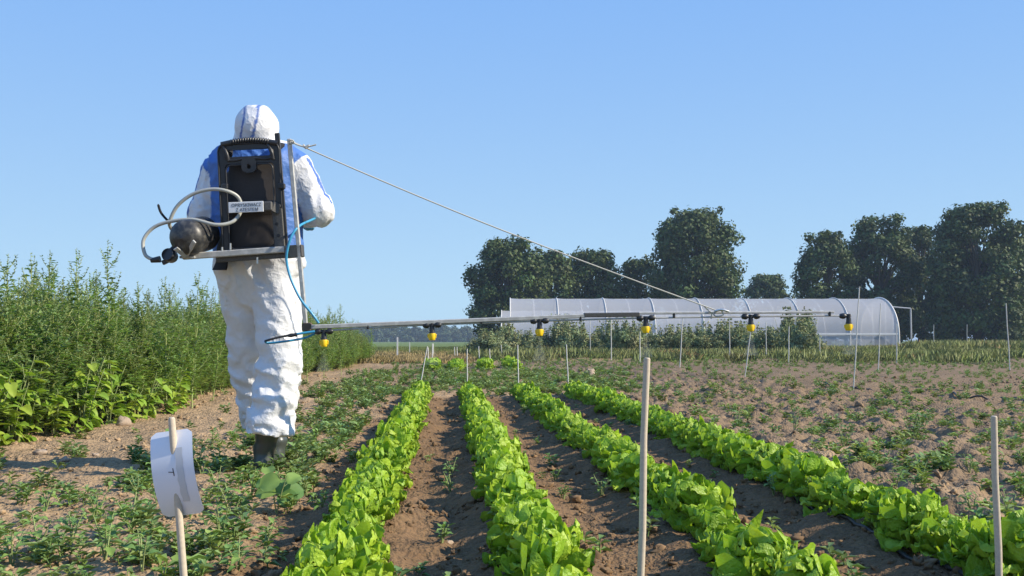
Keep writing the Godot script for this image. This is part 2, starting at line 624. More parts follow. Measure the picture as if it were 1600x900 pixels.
func hedge_edge(d: float) -> float:               # x of the right edge of the tall weed stand, d metres ahead
	return -2.72 + 0.12 * sin(d * 0.9) + 0.35 * smoothstep(14.0, 26.0, d)

func plant_hedge() -> void:
	var rng := RandomNumberGenerator.new()
	rng.seed = 5
	var kinds := []
	for k in 8: kinds.append(tall_weed(rng, rng.randf_range(1.05, 1.35)))
	var both := []
	for k in kinds: both.append(joined(k))
	# the plants whose spires stand up against the sky in front, one by one
	var spires := [[14, 6.6, 1.22], [58, 6.9, 1.45], [100, 7.6, 1.20], [122, 7.4, 1.27], [170, 8.0, 1.33], [214, 8.9, 1.12], [262, 8.6, 1.12], [300, 9.0, 1.22], [336, 10.4, 1.16], [480, 14.6, 1.30], [507, 16.5, 1.22], [533, 18.2, 1.26]]
	for k in spires.size():
		var s: Array = spires[k]
		var g := at(s[0], 532, s[1])
		var root := thing("tall_weed", "tall grey-green seeding weed spire, %s from the left edge along the weed stand" % ordinal(k + 1), "weed", Transform3D(facing(rng.randf() * TAU).scaled(Vector3(1.0, s[2] / 1.2, 1.0)), Vector3(g.x, soil(g.x, g.z) - 0.01, g.z)), "tall weed spires rising above the stand")
		part("stem", kinds[k % 8][0], M.stalk, root)
		part("foliage", kinds[k % 8][1], M.weed_leaf, root)
	# the stand itself
	var stand := Node3D.new()
	stand.name = "tall_weed_stand"
	add_child(stand)
	tag(stand, "dense stand of tall green weeds along the left edge of the field", "weeds", "", "stuff")
	var xf := []
	var cols := []
	for k in 8:
		xf.append([]); cols.append([])
	var put := func(x: float, d: float, hgt: float) -> void:
		var k := rng.randi() % 8
		xf[k].append(Transform3D(facing(rng.randf() * TAU, rng.randf_range(-0.07, 0.07), rng.randf_range(-0.07, 0.07)).scaled(Vector3(1.1, hgt / 1.2, 1.1)), Vector3(x, soil(x, -d) - 0.01, -d)))
		var g := rng.randf_range(0.8, 1.25)
		cols[k].append(Color(g * rng.randf_range(0.9, 1.15), g, g * 0.9))
	var d := 4.6
	while d < 29.0:
		var step := 0.12 if d < 12.0 else 0.17
		var rows := 15 if d < 12.0 else 12
		for k in rows:
			var inner := k * 0.14 + rng.randf_range(0.0, 0.14)
			var x := hedge_edge(d) - inner
			if x > -3000.0 and Vector2(x, -d).length() > 3.0:
				var hh := (rng.randf_range(0.60, 0.95) + 0.38 * pow(rng.randf(), 4.0)) * lerpf(0.78, 1.10, clampf(inner / 0.9, 0.0, 1.0)) * (1.0 + 0.16 * nz_patch.get_noise_2d(x * 1.5, d * 1.5))
				if d > 13.0: hh *= 1.08
				put.call(x, d + rng.randf_range(-0.08, 0.08), hh)
		d += step
	for k in 8: many("plants", both[k], M.weed_leaf, xf[k], cols[k], stand)
	# bright heart-leaved climbers at the foot of the stand
	var hearts := []
	for k in 3: hearts.append(broad_leaf(rng, 1))
	var spots := []
	for k in 15: spots.append([lerpf(-6.0, 292.0, k / 14.0) + rng.randf_range(-6, 6), 0.0, rng.randf_range(0.34, 0.58) * (1.0 if k < 11 else 0.75)])
	for k in spots.size():
		var s: Array = spots[k]
		var dd: float = -2.62 * F / (s[0] - 700.0)
		var g := Vector3(hedge_edge(dd) + rng.randf_range(-0.05, 0.12), 0.0, -dd)
		var root := thing("heart_leaved_weed", "bright green heart-leaved weed, %s from the left edge below the tall weeds" % ordinal(k + 1), "weed", Transform3D(Basis(), Vector3(g.x, soil(g.x, g.z), g.z)), "heart-leaved weeds at the foot of the stand")
		var st := MB.new()
		for q in 5:
			var an := rng.randf() * TAU
			var tip := Vector3(cos(an) * 0.13, s[2] * rng.randf_range(0.7, 1.0), sin(an) * 0.10)
			var pts := curve_pts([Vector3(0, -0.02, 0), tip * 0.5 + Vector3(sin(an), 0, cos(an)) * 0.02, tip], 4)
			st.tube(pts, PackedFloat32Array([0.003]), 5, false)
			for j in 8:
				var t := 0.15 + 0.85 * (j + rng.randf()) / 8.0
				var an2 := rng.randf_range(-2.0, 1.2)
				var size := rng.randf_range(0.055, 0.10)
				var foot := pts[int(t * (pts.size() - 1))]
				var bs := facing(an2, 0, rng.randf_range(-0.7, 0.35)) * Basis.from_euler(Vector3(rng.randf_range(-0.5, 0.5), 0, 0))
				var off := bs.x * rng.randf_range(0.015, 0.05)
				st.rod(foot, foot + off, 0.0013, -1.0, 4)
				part("leaf", hearts[rng.randi() % 3], M.heart[rng.randi() % 3], root, Transform3D(bs.scaled(Vector3.ONE * size), foot + off))
		part("stem", st.mesh(), M.stalk_plain, root)

func plant_weeds() -> void:
	var rng := RandomNumberGenerator.new()
	rng.seed = 11
	var lance := []
	var rounds := []
	for k in 4: lance.append(broad_leaf(rng, 0))
	for k in 2: rounds.append(broad_leaf(rng, 2))
	# larger weeds that stand out singly: [px, py of foot, height, spread, kind]
	var big := [[18, 880, 0.11, 0.07, 0], [70, 800, 0.10, 0.07, 0], [60, 868, 0.13, 0.08, 0], [112, 850, 0.11, 0.075, 0], [150, 812, 0.15, 0.075, 0], [165, 880, 0.15, 0.085, 0], [205, 842, 0.14, 0.08, 0], [215, 790, 0.13, 0.07, 0], [222, 895, 0.12, 0.08, 0], [246, 752, 0.13, 0.07, 0], [330, 700, 0.12, 0.07, 0], [340, 765, 0.13, 0.07, 0], [345, 860, 0.14, 0.085, 0], [362, 800, 0.16, 0.085, 0], [385, 690, 0.17, 0.08, 0], [392, 775, 0.13, 0.08, 0], [432, 796, 0.15, 0.085, 2], [440, 760, 0.10, 0.07, 0], [480, 770, 0.10, 0.065, 0], [470, 720, 0.09, 0.06, 0], [500, 800, 0.10, 0.06, 0], [275, 806, 0.12, 0.07, 0], [315, 742, 0.12, 0.07, 0], [268, 690, 0.10, 0.07, 2], [410, 868, 0.12, 0.08, 0], [372, 890, 0.10, 0.08, 0]]
	big.sort_custom(func(a, b): return a[0] < b[0])
	for k in big.size():
		weed_thing(rng, big[k], lance if big[k][4] == 0 else rounds, "leafy green weed in the front left patch, %s from the left edge" % ordinal(k + 1), "leafy weeds left of the lettuces")
	var mid := [[705, 745, 0.09, 0.05, 0], [690, 842, 0.07, 0.05, 0], [705, 765, 0.10, 0.05, 0], [880, 772, 0.07, 0.05, 0], [868, 745, 0.06, 0.045, 0], [1282, 800, 0.13, 0.06, 0], [840, 690, 0.06, 0.05, 0], [940, 770, 0.10, 0.05, 0], [1210, 780, 0.08, 0.055, 0]]
	mid.sort_custom(func(a, b): return a[0] < b[0])
	for k in mid.size():
		weed_thing(rng, mid[k], lance, "small lone weed between the lettuce rows, %s counted from the left" % ordinal(k + 1), "small weeds between the lettuce rows")
	var right := [[1150, 668, 0.20, 0.06, 0], [1240, 672, 0.22, 0.06, 0], [1320, 695, 0.16, 0.06, 0], [1355, 650, 0.12, 0.055, 0], [1425, 690, 0.18, 0.065, 0], [1440, 672, 0.20, 0.06, 0], [1485, 742, 0.11, 0.06, 0], [1398, 765, 0.10, 0.055, 0], [1440, 760, 0.12, 0.06, 0], [1520, 800, 0.10, 0.06, 0], [1580, 806, 0.13, 0.065, 0], [1380, 730, 0.10, 0.055, 0], [1515, 745, 0.09, 0.055, 0], [1030, 640, 0.10, 0.055, 0], [1095, 630, 0.10, 0.055, 0], [1165, 620, 0.12, 0.055, 0], [1360, 640, 0.12, 0.055, 0], [1560, 690, 0.12, 0.06, 0], [1600, 730, 0.12, 0.06, 0], [1270, 690, 0.10, 0.055, 0]]
	right.sort_custom(func(a, b): return a[0] < b[0])
	for k in right.size():
		weed_thing(rng, right[k], lance, "leafy weed on the bare soil right of the lettuces, %s counted from the left" % ordinal(k + 1), "leafy weeds right of the lettuces")

	# small seedlings nobody could count
	var kinds := [seedling(rng, 7, 0.035, 0.035, 0.008), seedling(rng, 14, 0.05, 0.042, 0.010), seedling(rng, 21, 0.06, 0.040, 0.011), seedling(rng, 28, 0.075, 0.045, 0.011)]
	var xf := [[], [], [], []]
	var cols := [[], [], [], []]
	var put := func(x: float, d: float, size: float, low: int) -> void:
		var k := clampi(low + rng.randi() % 3, 0, 3)
		xf[k].append(Transform3D(facing(rng.randf() * TAU).scaled(Vector3.ONE * size), Vector3(x, soil(x, -d) - 0.002, -d)))
		var g := rng.randf_range(0.75, 1.3)
		cols[k].append(Color(g * rng.randf_range(0.85, 1.15), g, g * rng.randf_range(0.7, 1.1)))
	var tries := 0
	while tries < 90000:
		tries += 1
		var d := 2.0 + 30.0 * pow(rng.randf(), 1.5)
		var x := rng.randf_range(-0.66, 0.66) * d + 0.067 * d
		if x < hedge_edge(d) + 0.05: continue
		var clump := nz_patch.get_noise_2d(x * 2.2 + 50.0, d * 2.2)
		var fine := nz_mid.get_noise_2d(x * 0.8 + 9.0, d * 0.8)
		var p := 0.0
		var low := 0
		var size := rng.randf_range(0.7, 1.3)
		var b := bed(x, -d)
		if b > 0.5:
			p = 0.012 if clump > 0.1 else 0.004
		elif d > 11.0 and d < 20.5 and x > -1.5 - clump and x < 2.2 + 0.12 * (d - 11.0) + clump:
			p = clampf(0.24 + clump * 0.9 + fine * 0.3, 0.03, 0.6); low = 1; size *= 1.1
		elif x < 0.0:
			# left of the lettuces: thick in front, thinning to a bare path beside the tall weeds
			var path := hedge_edge(d) + 0.05 + (0.85 if d > 4.9 else 0.45)
			var inside := smoothstep(path + clump * 0.5, path + 0.7 + clump * 0.6, x)
			p = inside * clampf(0.13 + clump * 0.55 + fine * 0.5, 0.0, 0.5)
			if d < 4.8: low = 0; p *= 0.45
			else: low = 1
			p = maxf(p, 0.008)
		else:
			p = clampf(0.02 + clump * 0.26 + fine * 0.36, 0.014, 0.32)
			low = 0 if rng.randf() < 0.5 else 1
			if d > 22.0: p += 0.10
		if rng.randf() < p: put.call(x, d, size, low)
	var cover := Node3D.new()
	cover.name = "weed_seedlings"
	add_child(cover)
	tag(cover, "scattered small green weed seedlings covering the soil", "seedlings", "", "stuff")
	for k in 4: many("seedlings", kinds[k], M.seedling, xf[k], cols[k], cover)
	print("seedlings ", xf[0].size() + xf[1].size() + xf[2].size() + xf[3].size())

func weed_thing(rng: RandomNumberGenerator, s: Array, leaves: Array, label: String, group: String) -> void:
	var g := ground_at(s[0], s[1])
	var root := thing("leafy_weed", label, "weed", Transform3D(Basis(), g), group)
	var st := MB.new()
	var h: float = s[2]
	var n_st := 2 if s[4] == 2 else 3
	for q in n_st:
		var an := rng.randf() * TAU
		var tip := Vector3(cos(an) * h * 0.35, h * rng.randf_range(0.65, 1.0), sin(an) * h * 0.35)
		st.tube(PackedVector3Array([Vector3(0, -0.015, 0), tip * 0.5 + Vector3(0, 0.01, 0), tip]), PackedFloat32Array([0.003, 0.0024, 0.0012]), 5, false)
		var nl := 4 if s[4] == 2 else 7
		for j in nl:
			var t := 0.2 + 0.8 * (j + 0.5) / nl
			var a2 := an + j * 2.4 + rng.randf()
			var size: float = s[3] * rng.randf_range(0.5, 1.0) * (1.0 if s[4] == 2 else 0.72) * (1.15 - 0.5 * t * (0.0 if s[4] == 2 else 1.0))
			var bs := facing(a2, 0, rng.randf_range(-0.25, 0.75)) * Basis.from_euler(Vector3(rng.randf_range(-0.3, 0.3), 0, 0))
			if s[4] == 2: bs = Basis.from_euler(Vector3(rng.randf_range(0.6, 1.1), 0, 0)) * facing(rng.randf_range(-0.6, 3.6))
			var foot := tip * t
			var off := bs.x * size * 0.25
			st.rod(foot, foot + off, 0.0012, -1.0, 4)
			part("leaf", leaves[rng.randi() % leaves.size()], M.leafy[rng.randi() % 3], root, Transform3D(bs.scaled(Vector3.ONE * size), foot + off))
	part("stem", st.mesh(), M.stalk_plain, root)

# ------------------------------------------------------------------ trees
func crown_mesh(rng: RandomNumberGenerator, blobs: Array, per: int, size: float, base: Color) -> ArrayMesh:
	var m := MB.new()
	m.colored = true
	for b in blobs:
		var c: Vector3 = b[0]
		var r: float = b[1]
		var tone := rng.randf_range(0.75, 1.25)
		var yel := rng.randf_range(0.9, 1.25)
		var cnt := int(per * r * r)
		for k in cnt:
			var d := Vector3(rng.randfn(), rng.randfn(), rng.randfn()).normalized()
			var rr := r * pow(rng.randf(), 0.42) * (1.0 + 0.11 * rng.randfn())
			var p := c + Vector3(d.x, d.y * 0.8, d.z) * rr
			var nn := (d + Vector3(rng.randfn(), rng.randfn(), rng.randfn()) * 0.55 + Vector3.UP * 0.3).normalized()
			var x := nn.cross(Vector3(rng.randfn(), rng.randfn(), rng.randfn())).normalized()
			var y := nn.cross(x)
			var s := size * rng.randf_range(0.55, 1.35)
			var g := tone * rng.randf_range(0.72, 1.3)
			m.tint = Color(base.r * g * yel, base.g * g, base.b * g)
			var a := m.vert(p - x * s * 0.6, nn)
			var e := m.vert(p - y * s * 0.42 + nn * s * 0.1, nn)
			var f := m.vert(p + x * s * 0.7, nn)
			var h := m.vert(p + y * s * 0.42 + nn * s * 0.1, nn)
			m.tri_i(a, e, f)
			m.tri_i(a, f, h)
	return m.mesh()

func tree(px: float, top: float, half: float, depth: float, label: String, sd: int, low := 505.0, skew := 0.0) -> void:
	var rng := RandomNumberGenerator.new()
	rng.seed = sd
	var foot := at(px, 532, depth)
	foot.y = 0.0
	var ht := (532.0 - top) / F * depth + 0.65
	var hw := half / F * depth
	var cl := (532.0 - low) / F * depth + 0.65      # height of the crown's underside
	var root := thing("broadleaf_tree", label, "tree", Transform3D(Basis(), foot), "trees behind the greenhouse")
	var tr := MB.new()
	tr.tube(PackedVector3Array([Vector3(0, -0.2, 0), Vector3(0.05, ht * 0.2, 0), Vector3(-0.1, ht * 0.5, 0.1), Vector3(0, ht * 0.85, 0)]), PackedFloat32Array([ht * 0.034, ht * 0.024, ht * 0.015, 0.03]), 10)
	var blobs := []
	var cy := (ht + cl) * 0.5
	var hy := (ht - cl) * 0.5
	var n := int(46 + hw * hy * 4.6)
	for k in n:
		var yy := rng.randf_range(-1.0, 1.0)
		var r := rng.randf_range(0.11, 0.22) * minf(hw, hy) + 0.35
		var wide := maxf(hw - r * 0.8, 0.3) * (sqrt(1.0 - 0.94 * yy * yy) if yy > 0.0 else 1.0 - 0.22 * yy * yy)
		wide *= 1.0 + 0.07 * sin(yy * 7.0 + sd)
		var rr := pow(rng.randf(), 0.30)
		var an := rng.randf() * TAU
		var p := Vector3(cos(an) * wide * rr + skew * yy, maxf(cy + yy * (hy - r * 0.75), 0.5), sin(an) * wide * 0.85 * rr)
		blobs.append([p, r])
		if k % 3 == 0:
			var h0 := clampf(p.y * 0.55, ht * 0.12, ht * 0.8)
			var a := Vector3(0, h0, 0)
			tr.tube(PackedVector3Array([a, a.lerp(p, 0.5) + Vector3(0, 0.2, 0), p]), PackedFloat32Array([0.12, 0.07, 0.02]), 6, false)
	for k in 7:                                     # leader shoots that break the outline
		var an := rng.randf() * TAU
		blobs.append([Vector3(cos(an) * hw * 0.45 + skew, ht - rng.randf_range(0.3, 1.3), sin(an) * hw * 0.4), rng.randf_range(0.4, 0.7)])
	part("trunk", tr.mesh(), M.bark, root)
	part("crown", crown_mesh(rng, blobs, 150, 0.25, Color(0.062, 0.098, 0.026)), M.tree_leaf, root)

func plant_trees() -> void:
	tree(795, 366, 72, 84, "large dark green tree at the left end of the tree line", 31, 548)
	tree(862, 388, 48, 88, "dark green tree just right of the large leftmost tree", 32, 545)
	tree(925, 386, 58, 90, "broad dark tree behind the left half of the greenhouse", 33, 545)
	tree(998, 400, 44, 93, "low dark tree filling the gap before the tallest middle tree", 34, 545)
	tree(1088, 322, 80, 88, "tall round-topped tree in the middle behind the greenhouse", 35, 520, 0.2)
	tree(1200, 424, 42, 110, "small distant tree in the gap right of the tall middle tree", 36, 545)
	tree(1292, 360, 58, 88, "dark tree at the left of the right-hand tree group", 37, 545)
	tree(1376, 334, 70, 90, "wide dark tree in the middle of the right-hand group", 38, 545)
	tree(1440, 350, 46, 94, "narrow dark tree behind the two largest right-hand trees", 39, 545)
	tree(1530, 314, 90, 84, "tallest dark tree at the far right edge", 40, 548)
	tree(1640, 336, 66, 90, "dark tree cut off by the right edge", 41, 548)
	# the far-off wood
	var rng := RandomNumberGenerator.new()
	rng.seed = 9
	var blobs := []
	for k in 420:
		var px := rng.randf_range(120, 1000)
		var d := rng.randf_range(400, 450)
		var hh := rng.randf_range(4.4, 6.6)
		var g := at(px, 532, d)
		blobs.append([Vector3(g.x, hh * 0.55, g.z), hh * 0.48])
		blobs.append([Vector3(g.x + rng.randf_range(-2, 2), hh * 0.95, g.z), hh * 0.28])
		blobs.append([Vector3(g.x + rng.randf_range(-3, 3), 0.9, g.z + 3.0), 1.6])
	var o := single("distant_wood", crown_mesh(rng, blobs, 26, 0.75, Color(0.046, 0.076, 0.03)), M.tree_leaf)
	tag(o, "hazy blue-green wood on the horizon left of the trees", "wood", "", "stuff")

# ------------------------------------------------------------------ greenhouse, stakes and small things
func arch_profile(wd: float, wall: float, rise: float, grow := 0.0) -> PackedVector2Array:
	var o := PackedVector2Array([Vector2(-grow, 0.0), Vector2(-grow, wall * 0.5)])
	for k in 25:
		var a := PI * k / 24.0
		o.append(Vector2(wd * 0.5 - (wd * 0.5 + grow) * cos(a), wall + (rise + grow) * sin(a)))
	o.append(Vector2(wd + grow, wall * 0.5)); o.append(Vector2(wd + grow, 0.0))
	return o

func greenhouse(px: float, depth: float, length: float, bays: int, wd: float, wall: float, rise: float, label: String) -> void:
	var foot := at(px, 532, depth)
	foot.y = 0.0
	var yaw := cam_basis.get_euler().y
	var root := thing("greenhouse_tunnel", label, "greenhouse", Transform3D(facing(yaw), foot), "plastic greenhouse tunnels")
	var film := MB.new()
	var prof := arch_profile(wd, wall, rise)
	var nx := bays * 8 + 1
	var pts := PackedVector3Array()
	for p in prof.size():
		for k in nx:
			var ph := fmod(float(k) / 8.0, 1.0)
			var sag := 0.055 * pow(sin(PI * ph), 0.8) * (1.0 if prof[p].y > wall else 0.3)
			var c := Vector2(wd * 0.5, wall * 0.6)
			var q := prof[p].lerp(c, sag / maxf(prof[p].distance_to(c), 0.1))
			q += Vector2(nz_mid.get_noise_2d(k * 0.31, p * 0.5), 0) * 0.02
			pts.append(Vector3(length * k / (nx - 1), q.y, -q.x))
	film.grid(pts, nx, prof.size())
	film.smooth()
	part("film_cover", film.mesh(), M.film, root)
	for e in [0.0, length]:
		var m := MB.new()
		var c := m.vert(Vector3(e, wall, -wd * 0.5))
		for p in prof: m.vert(Vector3(e, p.y, -p.x))
		for k in prof.size() - 1: m.tri_i(c, c + 1 + k, c + 2 + k)
		m.smooth()
		part("end_wall", m.mesh(), M.film, root)
	var outer := arch_profile(wd, wall, rise, 0.03)
	for k in bays + 1:
		var m := MB.new()
		var line := PackedVector3Array()
		for p in outer: line.append(Vector3(length * k / bays, p.y, -p.x))
		m.tube(line, PackedFloat32Array([0.030 if k < bays else 0.055]), 6)
		part("hoop", m.mesh(), M.hoop, root)
	for k in bays:                                    # lighter hoops half way
		var m := MB.new()
		var line := PackedVector3Array()
		for p in arch_profile(wd, wall, rise, -0.10): line.append(Vector3(length * (k + 0.5) / bays, p.y, -p.x))
		m.tube(line, PackedFloat32Array([0.022]), 5)
		part("inner_hoop", m.mesh(), M.hoop, root)
	for zz in [0.045, -wd - 0.045]:
		var m := MB.new()
		m.bar(Vector3(-0.02, wall, zz), Vector3(length + 0.02, wall, zz), 0.03, 0.10, Vector3.UP, 0.006)
		part("side_rail", m.mesh(), M.rail, root)
	for e in [0.0, length]:
		for q in [0.33, 0.67]:
			var m := MB.new()
			m.bar(Vector3(e + 0.03, 0.0, -wd * q), Vector3(e + 0.03, wall + rise * 0.88, -wd * q), 0.05, 0.05)
			part("door_post", m.mesh(), M.hoop, root)
	var ridge := MB.new()
	ridge.rod(Vector3(0, wall + rise - 0.06, -wd * 0.5), Vector3(length, wall + rise - 0.06, -wd * 0.5), 0.025, -1.0, 6)
	part("ridge_pipe", ridge.mesh(), M.hoop, root)

func make_greenhouses() -> void:
	greenhouse(797, 60.0, 24.3, 8, 6.6, 1.05, 2.38, "long white plastic-film greenhouse tunnel in front of the trees")
	greenhouse(783, 72.0, 22.0, 7, 6.6, 1.0, 2.0, "second greenhouse tunnel showing behind the left end of the long one")
	var fr := thing("pipe_frame", "bare grey pipe door frame beside the right greenhouse end", "frame", Transform3D(Basis(), at(1400, 532, 63.0) * Vector3(1, 0, 1)))
	var a := at(1396, 532, 63.0) - fr.position
	var b := at(1424, 532, 63.0) - fr.position
	a.y = 0; b.y = 0
	for q in [[a, a + Vector3.UP * 2.9], [b, b + Vector3.UP * 2.75], [a + Vector3.UP * 2.85, b + Vector3.UP * 2.75]]:
		var m := MB.new()
		m.rod(q[0], q[1], 0.05, -1.0, 6)
		part("pipe", m.mesh(), M.pipe, fr)

func stake(a: Vector3, b: Vector3, r: float, label: String, mat: Material, group := "marker stakes in the field") -> Node3D:
	var foot := a
	var m := MB.new()
	var d := b - a
	var dn := d.normalized()
	var side := dn.cross(Vector3.BACK).normalized()
	m.tube(PackedVector3Array([-dn * 0.12, d * 0.35 + side * d.length() * 0.004, d * 0.7 - side * d.length() * 0.003, d - dn * r * 0.35, d]), PackedFloat32Array([r * 1.05, r * 1.04, r * 0.98, r * 0.95, r * 0.72]), 10)
	var o := single("marker_stake", m.mesh(), mat, Transform3D(Basis(), foot))
	tag(o, label, "stake", group)
	return o

func stake_px(x0: float, y0: float, x1: float, y1: float, r: float, label: String, mat: Material) -> void:
	var g := ground_at(x0, y0)
	var depth := (g - EYE).dot(-cam_basis.z)
	stake(g, at(x1, y1, depth), r, label, mat)

func stake_near(x_top: float, y_top: float, x_low: float, depth: float, r: float, label: String) -> void:
	var top := at(x_top, y_top, depth)
	var low := at(x_low, 900, depth)
	var d := (low - top)
	var foot := top + d * (top.y - soil(top.x, top.z)) / -d.y
	stake(foot, top, r, label, M.wood_stake)

func make_stakes() -> void:
	stake_near(1011, 559, 1000, 2.30, 0.0085, "tall pale wooden stake in front of the third lettuce row")
	stake_near(1553, 650, 1560, 2.25, 0.0078, "short pale wooden stake at the lower right edge")
	stake_px(655, 609, 668, 541, 0.0065, "slanting white stake at the far end of the leftmost lettuce row", M.white_stake)
	stake_px(730, 607, 730, 545, 0.0065, "white stake at the far end of the second lettuce row", M.white_stake)
	stake_px(810, 608, 809, 539, 0.0070, "white stake at the far end of the third lettuce row", M.white_stake)
	stake_px(888, 604, 885, 538, 0.0070, "white stake at the far end of the rightmost lettuce row", M.white_stake)
	var far := [[669, 572, 669, 543], [675, 570, 676, 537], [677, 562, 677, 537], [711, 563, 710, 542], [715, 566, 714, 542], [732, 556, 732, 545], [749, 564, 748, 541], [766, 568, 765, 545], [785, 561, 783, 539]]
	for k in far.size():
		var s: Array = far[k]
		stake_px(s[0], s[1], s[2], s[3], 0.012, "thin white stake in the far lettuce plot, %s from the left" % ordinal(k + 1), M.white_stake)
	var right := [[874, 553, 867, 516], [895, 555, 900, 519], [922, 557, 922, 500], [955, 565, 955, 500], [990, 554, 990, 522], [1000, 568, 1000, 519], [1045, 552, 1045, 531], [1062, 576, 1067, 494], [1073, 551, 1073, 516], [1085, 551, 1085, 519], [1133, 548, 1133, 516], [1140, 563, 1140, 500], [1163, 592, 1173, 519], [1197, 560, 1197, 503], [1232, 568, 1233, 510], [1281, 562, 1281, 528], [1333, 613, 1343, 448], [1372, 581, 1376, 474], [1401, 567, 1401, 506], [1459, 552, 1459, 507], [1511, 552, 1511, 507], [1578, 581, 1572, 474]]
	for k in right.size():
		var s: Array = right[k]
		var dep: float = 0.65 * F / (s[1] - 532.0)
		stake_px(s[0], s[1], s[2], s[3], clampf(dep * 0.0005, 0.007, 0.014), "thin pale stake standing in the right field, %s from the left" % ordinal(k + 1), M.grey_stake)
	# fence posts on the far left meadow
	var posts := [[621, 562, 527], [640, 556, 535], [733, 556, 538]]
	for k in posts.size():
		var s: Array = posts[k]
		var g := ground_at(s[0], s[1])
		var d := (g - EYE).dot(-cam_basis.z)
		var m := MB.new()
		var top := at(s[0], s[2], d) - g
		m.bar(Vector3(0, -0.2, 0), top, 0.05 if k == 0 else 0.04, 0.04)
		tag(single("fence_post", m.mesh(), M.white_stake if k == 0 else M.grey_stake, Transform3D(Basis(), g)), "%s fence post at the edge of the far meadow" % ["white", "thin grey middle", "thin grey right-hand"][k], "post", "far fence posts")

func make_marker() -> void:
	# the curved white plate pushed on a stake at the lower left
	var depth := 2.0
	var top := at(268, 652, depth)
	var low := at(287, 900, depth)
	var d := low - top
	var foot := top + d * (top.y - soil(top.x, top.z)) / -d.y
	var root := thing("plot_marker", "curved white plastic plate pushed onto a wooden stake at the lower left", "marker", Transform3D(Basis(), foot))
	var m := MB.new()
	var u := (top - foot)
	var un := u.normalized()
	m.tube(PackedVector3Array([-un * 0.12, u * 0.5, u - un * 0.004, u]), PackedFloat32Array([0.0082, 0.0078, 0.0074, 0.005]), 12)
	part("stake", m.mesh(), M.wood_stake, root)
	# plate: bowed between two holes, so that its middle lies in front of the stake and its ends behind
	var s := depth / F
	var right := cam_basis.x
	var fwd := -cam_basis.z
	var ax := (at(266, 675, depth) - at(286, 806, depth)).normalized()
	var face := right.cross(ax).normalized()
	right = ax.cross(face).normalized()
	var o := at(274.5, 741, depth) - foot
	var half_h := 67.0 * s
	var half_w := 35.0 * s
	var place := func(x: float, y: float, lift: float) -> Vector3:
		var bow := 0.026 * (1.0 - (y / half_h) * (y / half_h)) - 0.014
		return o + right * x + ax * y + face * (bow + lift + x * 0.16)
	var pm := MB.new()
	var nx := 17
	var ny := 25
	for sgn in [1.0, -1.0]:
		var pts := PackedVector3Array()
		for j in ny:
			var y := half_h * (2.0 * j / (ny - 1) - 1.0)
			var inset := maxf(0.0, absf(y) - (half_h - 0.012)) / 0.012
			var wq := half_w - 0.012 * (1.0 - sqrt(maxf(0.0, 1.0 - inset * inset)))
			for k in nx:
				var x: float = wq * (2.0 * k / (nx - 1) - 1.0) * sgn
				pts.append(place.call(x, y, 0.0007 * sgn))
		pm.grid(pts, nx, ny)
	pm.smooth()
	var plate := part("plate", pm.mesh(), M.plate, root)
	# a pale grey blank sticker and a small ink mark on its face
	var sticker := MB.new()
	var pts2 := PackedVector3Array()
	for j in 15:
		for k in 5:
			var y := lerpf(-0.058, 0.055, j / 14.0)
			var wob := 0.0012 * sin(j * 1.9)
			pts2.append(place.call(lerpf(0.0085 + wob, 0.0235 + wob * 0.5, k / 4.0), y, 0.0016))
	sticker.grid(pts2, 5, 15)
	sticker.smooth()
	part("sticker", sticker.mesh(), M.sticker, plate)
	var ink := MB.new()
	for q in [[Vector2(-0.010, 0.008), Vector2(0.001, 0.0065), 0.0016], [Vector2(0.0005, 0.015), Vector2(0.0015, -0.001), 0.0018]]:
		var p3 := PackedVector3Array()
		var dir: Vector2 = (q[1] - q[0]).normalized().orthogonal() * q[2] * 0.5
		for j in 2:
			for k in 5:
				var w2: Vector2 = (q[0] as Vector2).lerp(q[1], k / 4.0) + dir * (1.0 if j == 0 else -1.0)
				p3.append(place.call(w2.x, w2.y, 0.0015))
		ink.grid(p3, 5, 2)
	ink.smooth()
	part("ink_mark", ink.mesh(), M.ink, plate)

